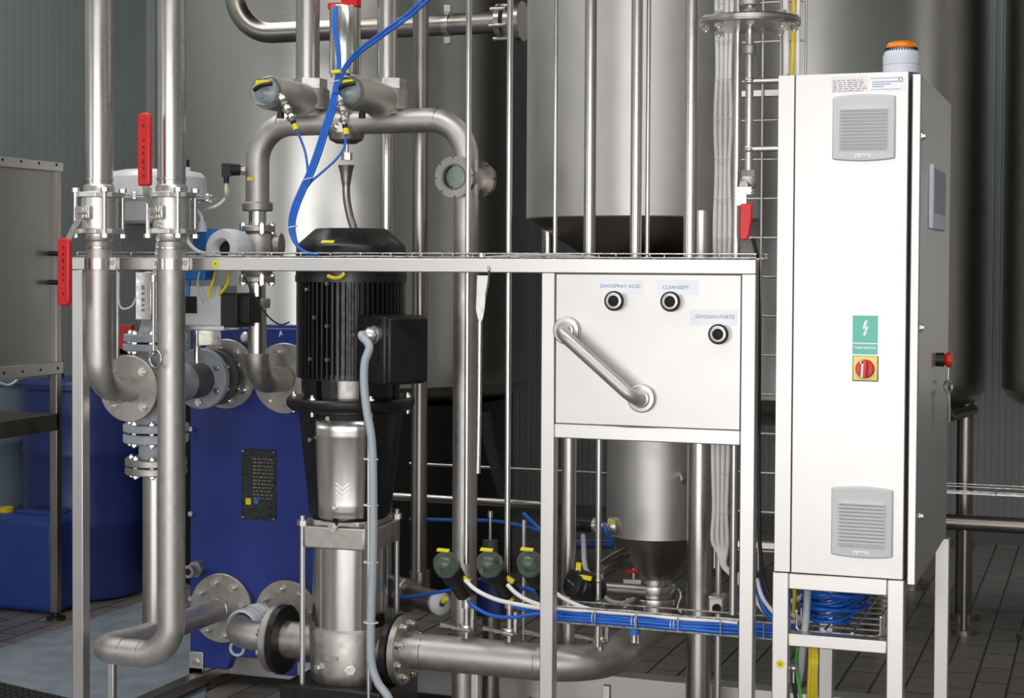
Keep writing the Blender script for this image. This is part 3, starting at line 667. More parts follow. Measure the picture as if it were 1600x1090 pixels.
# support bar under the actuator
t2 = thing('diaphragm_actuator', 'white domed diaphragm actuator on the control valve, behind the two lever valves', 'actuator', (XA, YV, vz(350)))
g = MB(); g.lathe([(0, vz(306)), (76*kv, vz(306)), (78*kv, vz(300)), (77*kv, vz(278)), (70*kv, vz(270)), (50*kv, vz(266)), (0, vz(265))], (XA, YV, 0), (0, 0, 1), 48); mesh('upper_dome', g, 'white_enamel', t2)
g = MB(); g.lathe([(0, vz(350)), (40*kv, vz(350)), (49*kv, vz(345)), (50*kv, vz(316)), (76*kv, vz(311)), (0, vz(311))], (XA, YV, 0), (0, 0, 1), 48); mesh('lower_dome', g, 'white_enamel', t2)
g = MB(); g.lathe([(0, vz(312)), (90*kv, vz(312)), (90*kv, vz(309.6)), (0, vz(309.6))], (XA, YV, 0), (0, 0, 1), 48); g.lathe([(0, vz(308.6)), (90*kv, vz(308.6)), (90*kv, vz(306)), (0, vz(306))], (XA, YV, 0), (0, 0, 1), 48); rim = mesh('rim', g, 'white_enamel', t2)
for i in range(12):
    q = 2*PI*(i+.3)/12; p = V((XA+84*kv*math.cos(q), YV+84*kv*math.sin(q), vz(314))); g = MB(); g.hexa(p, (0, 0, 1), .009, 11*kv); mesh('bolt', g, 'zinc', rim)
p = V((XA+.10, YV+.02, vz(270))); g = MB(); g.cyl(p, p+V((0, 0, .018)), .014, seg=20); mesh('cap_seat', g, 'white_enamel', t2)
g = MB(); g.cyl(p+V((0, 0, .016)), p+V((0, 0, .042)), .010, seg=20); mesh('vent_cap', g, 'black_plastic', t2)
t3 = thing('valve_positioner', 'blue-grey positioner box under the white domed actuator', 'positioner', (XA, YV, vz(440)))
a = P(196, 398, YV-.05); b = P(243, 350, YV-.05); g = MB(); g.box((a.x, YV-.07, a.z), (b.x+.02, YV-.014, b.z)); mesh('housing', g, 'dark_grey_paint', t3, .006)
g = MB(); g.box((a.x-.012, YV-.075, a.z-.008), (b.x+.02, YV-.012, a.z+.004)); mesh('base_flange', g, 'dark_grey_paint', t3, .002)
q = P(204, 455, YV-.04); g = MB(); g.tube(smooth([P(186, 425, YV-.04), P(186, 470, YV-.04), P(192, 482, YV-.04), P(206, 478, YV-.04), P(214, 462, YV-.04)]), .0032, 10); mesh('air_line', g, 'cable_white', t3)
g = MB(); g.tube([P(184, 420, YV+.0), P(184, 585, YV+.0)], .006, 12); mesh('guide_rod', g, 'frame_steel', t3)
# red bracket behind the upper flange
g = MB(); a = P(183, 553, YV+.09); b = P(200, 507, YV+.09); g.box((a.x, YV+.08, a.z), (b.x+.02, YV+.10, b.z)); g.box((a.x, YV+.08, a.z), (b.x+.05, YV+.10, a.z+.02)); solo('red_bracket', g, 'red_paint', 'small red bracket behind the upper flange of the grey control valve', 'bracket', bev=.002)
# hanging rod with ring at the valve stem (chain from the lever)
t = thing('hanging_pin', 'thin steel pin with a ring hanging on a chain from the upright lever valve', 'pin', V(P(243, 575, -.14)))
g = MB(); a = P(240, 440, -.14); b = P(240, 548, -.14); g.cyl(b, a, .0042, seg=12); g.cyl(a, a+V((0, 0, .02)), .009, seg=16); mesh('rod', g, 'frame_steel', t)
g = MB(); c = P(243, 561, -.14); g.tube([c+V((.026*math.cos(2*PI*i/32), -.01*math.cos(2*PI*i/32), .026*math.sin(2*PI*i/32))) for i in range(32)], .0035, 10, True); mesh('ring', g, 'pipe_steel', t)
g = MB(); a = P(240, 432, -.14); b = P(249, 352, -.12); n = 16
for i in range(n):
    p = a+(b-a)*(i/(n-1)); u = (b-a).normalized(); s = V((1, 0, 0)) if i % 2 else V((0, 1, 0)); s = (s-u*s.dot(u)).normalized()
    g.tube([p+u*.007*math.cos(2*PI*j/12)+s*.004*math.sin(2*PI*j/12) for j in range(12)], .0012, 6, True)
mesh('chain', g, 'zinc', t)

# vertical pipe under the control valve
g = MB(); t = pipe_thing('drop_pipe', 'stainless pipe running down from the lower flange of the grey control valve', 'pipe_steel', [([(XA, YV, vz(740)), (XA, YV, zlow+rL*.3)], 21*kv)])

# blue flow sensor and grey actuator box right of pipe B
YS = .36
t = thing('flow_sensor', 'blue and white ring-shaped flow sensor resting behind the frame beam', 'sensor', V(P(350, 420, YS)))
c = P(366, 391, YS); ks = mpp(352, YS); A = V((-.12, -.98, .06)).normalized()
g = MB(); c0 = c+A*.01; g.lathe([(14*ks, -.05), (26*ks, -.05), (31*ks, -.03), (33*ks, .0), (32*ks, .045), (29*ks, .060), (17*ks, .062), (14*ks, .05), (13*ks, -.02)], c0, A, 48, True); mesh('white_ring', g, 'white_tape', t)
g = MB(); g.lathe([(0, -.02), (13.5*ks, -.02), (13.5*ks, .03), (0, .03)], c0, A, 36); mesh('bore', g, 'bore_black', t)
a = P(290, 402, YS+.03); b = P(336, 353, YS+.03); g = MB(); g.cyl(P(352, 380, YS+.1), P(312, 378, YS+.02), 23*ks, seg=36); hb = mesh('blue_housing', g, 'sensor_blue', t)
g = MB(); g.cyl(P(316, 362, YS), P(316, 346, YS), 8*ks, 6*ks, seg=20); mesh('cable_gland', g, 'pale_plastic', hb)
g = MB(); a = P(290, 437, YS+.02); b = P(330, 418, YS+.02); g.box((a.x, YS-.02, a.z), (b.x, YS+.05, b.z)); mesh('blue_base', g, 'sensor_blue', t, .006)
g = MB(); g.tube([P(295, 436, YS), P(294, 462, YS)], .007, 12); mesh('blue_stub', g, 'sensor_blue', t)
g = MB(); g.tube(smooth([P(316, 347, YS), P(314, 336, YS), P(304, 325, YS+.01), P(288, 318, YS+.02)]), .006, 12); mesh('lead', g, 'cable_white', t)
t = thing('control_box', 'grey control box with a black end unit beside the slim valve pipe', 'control box', V(P(340, 510, YS)))
a = P(283, 508, YS); b = P(345, 446, YS); g = MB(); g.box((a.x, YS, a.z), (b.x, YS+.11, b.z)); bx = mesh('case', g, 'vent_plastic', t, .004)
g = MB(); a2 = P(286, 489, YS); b2 = P(308, 463, YS); g.box((a2.x, YS-.004, a2.z), (b2.x, YS+.004, b2.z)); mesh('terminal_cover', g, 'black_plastic', bx, .002)
a = P(345, 511, YS); b = P(372, 458, YS); g = MB(); g.box((a.x+.002, YS-.006, a.z), (b.x, YS+.11, b.z)); g.box((b.x-.004, YS+.01, a.z+.014), (b.x+.035, YS+.09, b.z-.012)); en = mesh('end_unit', g, 'black_plastic', t, .004)
g = MB(); a = P(285, 515, YS); b = P(352, 509, YS); g.box((a.x, YS-.01, a.z), (b.x, YS+.11, b.z)); mesh('mounting_plate', g, 'zinc', t, .002)
g = MB(); a = P(308, 540, YS); b = P(334, 514, YS); g.box((a.x, YS, a.z), (a.x+.006, YS+.05, b.z)); g.box((a.x, YS+.044, a.z), (b.x, YS+.05, b.z)); mesh('mounting_bracket', g, 'zinc', t, .001)
g = MB(); p = V(P(308, 515, YS+.04)); g.cyl(p-V((0, 0, .11)), p, .012, seg=12); mesh('mounting_post', g, 'zinc', t)
for pts, m, lab in (([(337, 424), (333, 440), (327, 455), (328, 466)], 'cable_yellow', 'yellow wire curling from the beam sticker down to the grey control box'),
                    ([(358, 424), (356, 440), (350, 452), (342, 460)], 'cable_yellow', 'short yellow wire drooping beside the slim valve pipe')):
    g = MB(); g.tube(smooth([P(x, y, YS-.03) for x, y in pts]), .0052, 10); solo('wire', g, m, lab, 'wire', 'yellow wires under the beam')
g = MB(); g.tube(smooth([P(312, 424, YS-.03), P(309, 440, YS-.03), P(311, 458, YS-.03), P(318, 472, YS-.03)]), .0036, 10); solo('wire', g, 'hose_grey', 'clear grey tube looping down onto the grey control box', 'wire')
g = MB(); g.tube(smooth([P(376, 420, .30), P(386, 440, .30), P(402, 470, .30), P(420, 495, .32), P(438, 507, .33), P(452, 503, .33)]), .0028, 10); solo('wire', g, 'cable_black', 'thin black cable hanging across the slim valve pipe to the motor', 'cable')
g = MB(); g.tube(smooth([P(290, 368, YS-.2), P(297, 382, YS-.2), P(312, 394, YS-.2), P(334, 398, YS-.2)]), .0065, 12); solo('white_hose', g, 'white_tape', 'white hose bending from the lever valve down to the beam', 'hose')

# ================================================================== PUMP
YP = .30; XPm = P(548, 640, YP).x; kp = mpp(548, YP)
def qz(y): return P(548, y, YP).z
O = V((XPm, YP, 0)); ZA = (0, 0, 1)
t = thing('vertical_pump', 'tall black-motored vertical pump with polished lower body in front of the blue exchanger', 'pump', (XPm, YP, .02))
# fan cover
g = MB(); g.lathe([(0, qz(357)), (52*kp, qz(357)), (56*kp, qz(358)), (82*kp, qz(381)), (85*kp, qz(386)), (86*kp, qz(400)), (86*kp, qz(436)), (0, qz(436))], O, ZA, 56); fc = mesh('fan_cover', g, 'black_paint', t)
q = P(511, 380, YP-.165); g = MB(); n = V((-.22, -.82, .52)).normalized(); sx = V((0, 0, 1)).cross(n).normalized(); sy = n.cross(sx)
d = V((q.x-XPm, q.y-YP, 0)).normalized(); p = O+d*(79*kp)+V((0, 0, qz(380))); nn = (d*.66+V((0, 0, .75))).normalized(); tx = V((-d.y, d.x, 0)); ty = nn.cross(tx)
g.obox(p+nn*.003, tx, ty, nn, .021, .0055, .0015); mesh('yellow_tag', g, 'yellow_tag', fc)
# finned housing
nf = 60; pl = []
for i in range(nf):
    q = 2*PI*i/nf
    for f, rad in ((-.30, 76), (-.16, 85), (.16, 85), (.30, 76)): pl.append((rad*kp*math.cos(q+f*2*PI/nf), rad*kp*math.sin(q+f*2*PI/nf)))
g = MB(); g.prism(pl, qz(588), qz(440), O, (1, 0, 0), (0, 1, 0)); mh = mesh('motor_housing', g, 'black_paint', t, angle=25)
for dx, dy in ((471, 452), (511, 509), (489, 496), (480, 561), (511, 562), (552, 523), (511, 443)):
    q = P(dx, dy, YP-.17); d = V((q.x-XPm, q.y-YP, 0)).normalized(); p = O+d*(85.5*kp)+V((0, 0, q.z)); g = MB(); g.cyl(p-d*.012, p+d*.004, .0062, seg=14); g.cyl(p+d*.003, p+d*.0055, .0036, seg=6); mesh('housing_screw', g, 'zinc' if dx == 471 else 'dark_grey_paint', mh)
g = MB(); a = P(571, 432, YP-.17)
g.lathe([(0, qz(440)), (87*kp, qz(440)), (87*kp, qz(430)), (0, qz(430))], O, ZA, 56); g.lathe([(0, qz(590)), (79*kp, qz(590)), (79*kp, qz(581)), (0, qz(581))], O, ZA, 48); mesh('end_ring', g, 'black_paint', t)
g = MB(); g.tube(smooth([P(512, 431, YP-.19), P(522, 434, YP-.19), P(532, 433, YP-.19), P(538, 427, YP-.18)]), .006, 10); mesh('earth_lead', g, 'cable_yellow', t)
# terminal box
d = V((.86, -.51, 0)); nrm = V((-.51, -.86, 0)); L0, L1, hw = .150, .290, .078; zc0, zc1 = qz(592), qz(489)
ctr = O+d*((L0+L1)/2)+V((0, 0, (zc0+zc1)/2))
g = MB(); g.obox(ctr, d, -nrm, ZA, (L1-L0)/2, hw, (zc1-zc0)/2); tb = mesh('terminal_box', g, 'black_plastic', t, .008)
g = MB(); g.obox(O+d*(L1+.006)+V((0, 0, (zc0+zc1)/2)), d, -nrm, ZA, .012, hw-.006, (zc1-zc0)/2-.006); mesh('box_lid', g, 'black_plastic', tb, .006)
gl = P(594, 523, YP-.2); ctr2 = O+d*(L0+.098)+nrm*hw; gc = V((ctr2.x, ctr2.y, gl.z))
g = MB(); g.lathe([(0, 0), (.0275, 0), (.0275, .010), (.024, .012), (.024, .026), (.018, .034), (.012, .040), (0, .040)], gc, nrm, 32); g.hexa(gc+nrm*.012, nrm, .0275, .010); mesh('cable_gland', g, 'frame_steel', tb)
for px, py in ((598, 556), (594, 500)):
    q = P(px, py, YP-.2); g = MB(); c = V((ctr2.x, ctr2.y, q.z)); g.cyl(c-d*.0, c+nrm*.004, .017, seg=24); mesh('blank_plug', g, 'black_plastic', tb)
# lower bell with window, flange, coupling
g = MB()
va = V((CAM.x-XPm, CAM.y-YP, 0)).normalized(); qa = math.atan2(va.y, va.x)
for a0, a1 in ((qa+.16, qa+1.0), (qa+1.2, qa+2*PI-.75), (qa+2*PI-.62, qa+2*PI-.36)):
    n = 22; vs = []; fs = []
    for i in range(n+1):
        q = a0+(a1-a0)*i/n; c, s = math.cos(q), math.sin(q)
        for r, z in ((77, 588), (76, 622), (66, 622), (66, 588)): vs.append(O+V((r*kp*c, r*kp*s, qz(z))))
    for i in range(n):
        for e in range(4): fs.append((i*4+e, i*4+(e+1) % 4, i*4+4+(e+1) % 4, i*4+4+e))
    fs += [(0, 1, 2, 3), (n*4+3, n*4+2, n*4+1, n*4)]; g.add(vs, fs)
mesh('motor_bell', g, 'black_paint', t)
g = MB(); g.cyl(O+V((0, 0, qz(622))), O+V((0, 0, qz(585))), 58*kp, seg=40); mesh('shaft_coupling', g, 'cast_steel', t)
g = MB(); g.lathe([(0, qz(640)), (90*kp, qz(640)), (98*kp, qz(634)), (100*kp, qz(630)), (100*kp, qz(622)), (97*kp, qz(619)), (0, qz(619))], O, ZA, 64); mf = mesh('motor_flange', g, 'black_paint', t)
for i in range(6):
    q = 2*PI*(i+.25)/6; p = O+V((90*kp*math.cos(q), 90*kp*math.sin(q), qz(622))); g = MB(); g.hexa(p, ZA, .012, .012); g.cyl(p-V((0, 0, .045)), p+V((0, 0, .02)), .007, seg=12); mesh('bolt', g, 'zinc', mf)
# lantern: black tapered body, polished guard in front
g = MB(); g.lathe([(0, qz(803)), (60*kp, qz(803)), (64*kp, qz(798)), (80*kp, qz(650)), (82*kp, qz(640)), (0, qz(640))], O, ZA, 56); mesh('lantern', g, 'black_paint', t)
gn = 20; g = MB(); vs = []; fs = []
va = V((CAM.x-XPm, CAM.y-YP, 0)).normalized(); qa = math.atan2(va.y, va.x)
rows = [(803, 60.5, 1.1), (799, 65.2, 1.1), (792, 65.9, 1.1), (790, 66.6, 1.1), (786, 66.2, 1.1), (784, 66.8, 1.1), (780, 66.4, 1.1), (676, 78.3, .98), (674, 79, .98), (671, 78.6, .98), (668, 79.3, .98), (664, 78.9, .98), (648, 81.2, .96)]
for y, r, sp in rows:
    for i in range(gn+1):
        q = qa-.75*sp+(.30+.75)*sp*i/gn*1.0; vs.append(O+V((r*kp*math.cos(q), r*kp*math.sin(q), qz(y))))
m_ = gn+1
for a in range(len(rows)-1):
    for i in range(gn): fs.append((a*m_+i, a*m_+i+1, a*m_+m_+i+1, a*m_+m_+i))
g.add(vs, fs); gd = mesh('coupling_guard', g, 'polished_steel', t); sd = gd.modifiers.new('th', 'SOLIDIFY'); sd.thickness = .003; sd.offset = 1
g = MB()
for kx in (0, 1, 2):
    for s in (-1, 1):
        z = qz(752+kx*7); q = qa-.17; dd = V((math.cos(q), math.sin(q), 0)); tx = V((-dd.y, dd.x, 0)); p = O+dd*(69.8-kx*.7)*kp+V((0, 0, z))
        g.obox(p+tx*s*.011+V((0, 0, .006))+dd*.004, tx*1.0+V((0, 0, s*.85)), dd, V((0, 0, 1))-tx*s*.8, .010, .0006, .0011)
mesh('arrow_mark', g, 'frame_steel', gd)
for dx, dy in ((482, 687), (520, 793), (516, 653)):
    q = P(dx, dy, YP-.15); dd = V((q.x-XPm, q.y-YP, 0)).normalized(); r = 81-(dy-648)*.105; p = O+dd*(r*kp+.002)+V((0, 0, q.z)); g = MB(); g.cyl(p, p+dd*.008, .007, seg=14); mesh('guard_screw', g, 'zinc', gd)
# head, sleeve, base
def sq(r, c): return [(-r+c, -r), (r-c, -r), (r, -r+c), (r, r-c), (r-c, r), (-r+c, r), (-r, r-c), (-r, -r+c)]
qh = qa+.38-PI/4; rotc, rots = V((math.cos(qh), math.sin(qh), 0)), V((-math.sin(qh), math.cos(qh), 0))
g = MB(); g.prism(sq(64*kp, 14*kp), qz(848), qz(815), O, rotc, rots); g.prism(sq(57*kp, 20*kp), qz(815), qz(806), O, rotc, rots); hd = mesh('pump_head', g, 'cast_steel', t, .005)
q = P(519, 823, YP-.14); dd = V((q.x-XPm, q.y-YP, 0)).normalized(); p = O+dd*(66*kp)+V((0, 0, q.z)); g = MB(); g.hexa(p-dd*.03, dd, .015, .038); g.cyl(p+dd*.005, p+dd*.012, .008, seg=14); mesh('vent_plug', g, 'zinc', hd)
g = MB(); g.lathe([(0, qz(980)), (59*kp, qz(980)), (59*kp, qz(845)), (0, qz(845))], O, ZA, 64); mesh('sleeve', g, 'polished_steel', t)
g = MB(); g.lathe([(0, qz(1062)), (54*kp, qz(1062)), (60*kp, qz(1056)), (62*kp, qz(1040)), (64*kp, qz(978)), (61*kp, qz(973)), (0, qz(973))], O, ZA, 56); pb = mesh('pump_base', g, 'cast_steel', t)
for dx, dy in ((493, 1044), (547, 1047)):
    q = P(dx, dy, YP-.13); dd = V((q.x-XPm, q.y-YP, 0)).normalized(); p = O+dd*(61*kp)+V((0, 0, q.z)); g = MB(); g.hexa(p, dd, .017, .014); g.cyl(p+dd*.012, p+dd*.02, .009, seg=14); mesh('drain_plug', g, 'zinc', pb)
q = P(518, 1029, YP-.13); dd = V((q.x-XPm, q.y-YP, 0)).normalized(); tx = V((-dd.y, dd.x, 0)); p = O+dd*(62.6*kp)+V((0, 0, q.z)); g = MB()
g.prism([(-.024, 0), (-.008, .016), (-.008, .007), (.02, .007), (.02, -.007), (-.008, -.007), (-.008, -.016)], -.003, .0025, p, tx, ZA); mesh('flow_arrow', g, 'cast_steel', pb)
for s0 in (-1, 1):
    for s1 in (-1, 1):
        p = O+rotc*56*kp*s0+rots*56*kp*s1; g = MB(); g.cyl((p.x, p.y, .05), (p.x, p.y, qz(812)), .0085, seg=16); g.hexa((p.x, p.y, qz(815)), ZA, .017, .016); g.cyl((p.x, p.y, qz(812)), (p.x, p.y, qz(800)), .0085, seg=14); mesh('tie_rod', g, 'frame_steel', t)
g = MB(); g.box((XPm-.17, YP-.15, .09), (XPm+.17, YP+.15, qz(1060)+.004)); bp = mesh('base_plate', g, 'black_paint', t, .006)
for sx in (-1, 1):
    for sy in (-1, 1):
        g = MB(); g.box((XPm+sx*.14-.03, YP+sy*.12-.03, 0), (XPm+sx*.14+.03, YP+sy*.12+.03, .092)); mesh('foot', g, 'dark_steel', bp)
zd = P(800, 1030, YP).z; kd = mpp(800, YP); rD = 28.5*kd
X1 = P(612, 1024, YP).x; X2 = P(448, 1004, YP).x
g = MB(); g.cyl((XPm, YP, zd), (X1, YP, zd), .058, seg=36); g.cyl((X2, YP, zd), (XPm, YP, zd), .058, seg=36); mesh('nozzle', g, 'cast_steel', t)
for x, s in ((X1, 1), (X2, -1)):
    g = MB(); g.lathe([(.05, 0), (.106, 0), (.109, s*.003), (.109, s*.021), (.106, s*.024), (.05, s*.024)], (x, YP, zd), (1, 0, 0), 56, True); lo = mesh('backing_flange', g, 'black_paint', t)
# discharge pipe
e0 = V((X1+.026, YP, zd)); cvx = cv.x; xe2 = cvx
t = pipe_thing('discharge_pipe', 'wide horizontal stainless pipe from the pump, curving back under the cone vessel', 'matte_steel',
   [(fillet([e0, (cvx, YP, zd), (cvx, cv.y, zd), (cvx, cv.y, z2-.137)], [.19, .12], 16), rD)], seg=44)
flange(t, e0, (1, 0, 0), .106, .024, 8, .084, .0085, 'cast_steel', 'zinc', out=.018)
collar(t, (P(662, 1027, YP).x, YP, zd), (1, 0, 0), rD, .006, k=1.025); collar(t, (xe2-.2, YP, zd), (1, 0, 0), rD, .005, k=1.02)
for px in (743, 948):
    q = P(px, 1080, YP); g = MB(); g.box((q.x-.011, YP-.012, 0), (q.x+.011, YP+.012, zd-rD+.004)); solo('support_leg', g, 'frame_steel', 'square prop under the discharge pipe %s' % ('between the pump and the middle post' if px == 743 else 'near its bend under the cone vessel'), 'support', bev=.002)
# suction pipe
i0 = V((X2-.026, YP, zd)); pD = ports['d']; xe3 = pD.x
t = pipe_thing('suction_pipe', 'short stainless elbow joining the pump inlet to the lower exchanger port', 'matte_steel', [(fillet([i0, (xe3, YP, zd+.004), (pD.x, YH-.018, pD.z)], [.10], 14), .046)], seg=36)
flange(t, i0, (-1, 0, 0), .106, .024, 8, .084, .0085, 'cast_steel', 'zinc', out=.016)
t2 = thing('tape_wrap', 'crumpled pale plastic wrapped round the suction elbow by the pump', 'wrap', (xe3, YP+.1, zd))
pts = [V((xe3, YP+.085+.017*i, zd+.004+(pD.z-zd)*.0)) for i in range(8)]; rr = random.Random(9)
for i in range(5):
    g = MB(); g.tube([V((xe3, YP+.075+i*.028+j*.007, zd+.006)) for j in range(6)], [.049+.006*math.sin(j*1.6+i)+rr.uniform(0, .004) for j in range(6)], 28, caps=False); mesh('layer', g, 'white_tape', t2)
g = MB(); c = V((xe3-.005, YP+.06, zd-.06)); g.tube([c+V((.024*math.cos(2*PI*i/20), 0, .022*math.sin(2*PI*i/20))) for i in range(20)], .005, 8, True); mesh('loop', g, 'white_tape', t2)
# motor cable in grey hose with thin upright tube
g0 = gc+nrm*.038
g = MB(); pts = smooth([g0, g0+nrm*.014+V((0, 0, -.002)), P(577, 541, .05), P(570, 566, .045), P(569, 600, .045), P(573, 640, .045), P(581, 690, .045), P(583, 760, .045), P(583, 860, .045), P(580, 960, .045), P(580, 1030, .045), P(590, 1065, .045), P(608, 1092, .045), P(622, 1140, .05)], 10)
g.tube(pts, .0125, 20); solo('motor_cable', g, 'hose_grey', 'pale grey cable looping from the motor terminal box down past the pump', 'cable')
t = thing('guide_tube', 'thin upright steel tube tied beside the grey motor cable', 'tube', V(P(577, 1300, .05)))
g = MB(); g.cyl(P(576, 1300, .06), P(576, 640, .06), .0048, seg=14); mesh('tube', g, 'frame_steel', t)
for y in (717, 789, 878, 972):
    g = MB(); c = P(580, y, .05); g.tube([c+V((.022*math.cos(2*PI*i/24)-.001, .016*math.sin(2*PI*i/24), .0)) for i in range(24)], .0018, 8, True); mesh('cable_tie', g, 'cable_white', t)

# ================================================================== OVERHEAD BRIDGE PIPE WITH VALVES
pB = ports['b']; XV2 = pB.x; YBr = PX(402, 500, XV2).y; kb = mpp(402, YBr); rB = 18.5*kb
def bz(y, px=402): return P(px, y, YBr).z
xR = P(727, 600, YBr).x; zBr = P(480, 193, YBr).z; rR = 19.5*mpp(727, YBr)
t = pipe_thing('bridge_pipe', 'arched stainless pipe spanning above the pump motor between two upright legs', 'matte_steel',
   [(fillet([(XV2, YBr, bz(316)), (XV2, YBr, zBr), (xR, YBr, zBr), (xR, YBr, bz(252, 727))], .125, 16), rB)], seg=40)
for px in (438, 640, 683):
    collar(t, (P(px, 193, YBr).x, YBr, zBr), (1, 0, 0), rB, .004, k=1.012)
g = MB(); g.lathe([(rB, bz(285)), (rB*.98, bz(292)), (14.5*kb, bz(305)), (14.5*kb, bz(318)), (0, bz(318)), (0, bz(285))], (XV2, YBr, 0), ZA, 36); mesh('reducer', g, 'matte_steel', t)
# pressure sensor on the arch
c = P(385, 266, YBr); c = V((XV2-rB*.9, YBr-.02, c.z)); nd = V((-.82, -.57, 0))
t = thing('pressure_sensor', 'black plug sensor screwed into the side of the arched pipe', 'sensor', c)
g = MB(); g.cyl(c-nd*.0, c+nd*.016, .017, seg=24); mesh('socket', g, 'zinc', t)
g = MB(); g.lathe([(0, .012), (.011, .012), (.019, .018), (.020, .045), (.016, .050), (0, .050)], c, nd, 24); g.obox(c+nd*.062+V((0, 0, -.002)), nd, nd.cross(V(ZA)), ZA, .014, .014, .022); g.cyl(c+nd*.062, c+nd*.062+V((0, 0, -.045)), .009, seg=16); mesh('plug', g, 'black_plastic', t)
q = c+nd*.062+V((0, 0, -.045)); g = MB(); g.tube(smooth([q, q+V((0, 0, -.03)), P(352, 310, YBr-.04), P(338, 322, YBr-.05), P(318, 328, YBr-.06)]), .0055, 12); ld = mesh('lead', g, 'cable_white', t)
w = P(355, 300, YBr-.04); g = MB(); g.cyl(w+V((0, 0, -.008)), w+V((.004, 0, .012)), .0068, seg=14); mesh('yellow_tag', g, 'yellow_tag', ld)
w = P(391, 279, YBr-rB-.002); g = MB(); g.obox((w.x, YBr-rB*1.02, w.z), (1, -.1, 0), (.1, 1, 0), ZA, .013, .001, .0055); solo('yellow_tag', g, 'yellow_tag', 'small yellow tag stuck on the arched pipe under its sensor', 'tag')
# slim valve column
t = thing('regulating_valve', 'cast steel regulating valve on the slim pipe, half hidden by the frame beam', 'valve', (XV2, YBr, bz(480)))
OV = (XV2, YBr, 0)
g = MB(); g.lathe([(0, bz(330)), (22*kb, bz(330)), (24*kb, bz(328)), (24*kb, bz(318)), (22*kb, bz(316)), (0, bz(316))], OV, ZA, 40); mesh('upper_union', g, 'cast_steel', t)
g = MB(); g.cyl((XV2, YBr, bz(356)), (XV2, YBr, bz(329)), 13.5*kb, seg=32); mesh('spigot', g, 'polished_steel', t)
g = MB(); g.lathe([(0, bz(432)), (20*kb, bz(432)), (26*kb, bz(420)), (29*kb, bz(395)), (26*kb, bz(372)), (21*kb, bz(362)), (22*kb, bz(361)), (22*kb, bz(352)), (0, bz(352))], OV, ZA, 44); bd = mesh('body', g, 'cast_steel', t)
g = MB(); g.cyl((XV2+.0, YBr+.02, bz(382)), (XV2+.070, YBr+.03, bz(382)), 15*kb, seg=32); g.cyl((XV2+.055, YBr+.028, bz(382)), (XV2+.074, YBr+.031, bz(382)), 18*kb, seg=32); mesh('side_port', g, 'cast_steel', bd)
for y0, y1 in ((362, 353), (441, 432)):
    flange(t, (XV2, YBr, bz(y0)), ZA, 27*kb, (y0-y1)*kb, 4, 23*kb, .007, 'cast_steel', 'zinc', out=.012)
g = MB(); g.cyl((XV2, YBr, bz(470)), (XV2, YBr, bz(440)), 13*kb, seg=32); mesh('lower_spigot', g, 'polished_steel', t)
g = MB(); g.lathe([(0, bz(481)), (19*kb, bz(481)), (20*kb, bz(479)), (20*kb, bz(468)), (19*kb, bz(466)), (0, bz(466))], OV, ZA, 40); mesh('lower_union', g, 'cast_steel', t)
t = pipe_thing('elbow_pipe', 'slim stainless pipe bending into the upper exchanger port beside the motor', 'pipe_steel', [(fillet([(XV2, YBr, bz(482)), (XV2, YBr, pB.z), (XV2, YH-.018, pB.z)], .085, 14), 14.5*kb)])
g = MB(); g.tube(fillet([(XV2, YBr, bz(552)), (XV2, YBr, pB.z), (XV2, YH-.03, pB.z)], .085, 16), 20*kb, 36); mesh('elbow', g, 'cast_steel', t)
# right leg of the arch with sight glass
zsg = P(727, 279, YBr).z
t = pipe_thing('upright_pipe', 'wide stainless pipe running from the round sight glass down to the floor manifold', 'matte_steel', [([(xR, YBr, .12), (xR, YBr, P(727, 302, YBr).z)], rR)])
t = thing('sight_glass', 'round sight glass with notched ring nuts in the wide upright pipe', 'sight glass', (xR, YBr, zsg-.06))
g = MB(); g.cyl((xR, YBr, P(727, 303, YBr).z), (xR, YBr, P(727, 251, YBr).z), rR*1.02, seg=36); g.cyl((xR, YBr-.085, zsg), (xR, YBr+.085, zsg), .043, seg=36); mesh('cross_body', g, 'pipe_steel', t)
for s in (-1, 1):
    c = V((xR, YBr+s*.080, zsg)); pl = []
    for i in range(8):
        for f, r in ((.02, .0565), (.09, .0565), (.11, .0635), (.3, .0645), (.5, .065), (.7, .0645), (1.0, .0635)):
            q = 2*PI*(i+f)/8; pl.append((r*math.cos(q), r*math.sin(q)))
    g = MB(); n = len(pl); ri = .041; vs = []; h0, h1 = (0, .026)
    for h in (h0, h1):
        for p in pl: vs.append(c+V((p[0], s*h, p[1])))
        for p in pl:
            l = math.hypot(*p); vs.append(c+V((p[0]/l*ri, s*h, p[1]/l*ri)))
    fs = []
    for i in range(n):
        j = (i+1) % n; fs += [(i, j, 2*n+j, 2*n+i), (n+i, 3*n+i, 3*n+j, n+j), (i, n+i, n+j, j), (2*n+i, 2*n+j, 3*n+j, 3*n+i)]
    g.add(vs, fs); nut = mesh('ring_nut', g, 'dark_steel', t)
    g = MB(); g.cyl(c+V((0, s*.010, 0)), c+V((0, s*.016, 0)), .0405, seg=36); mesh('glass', g, 'window_glass', nut)
    g = MB(); g.ring(c+V((0, s*.02, 0)), (0, s, 0), .036, .0415, .006, 36); mesh('gasket', g, 'dark_grey_paint', nut)
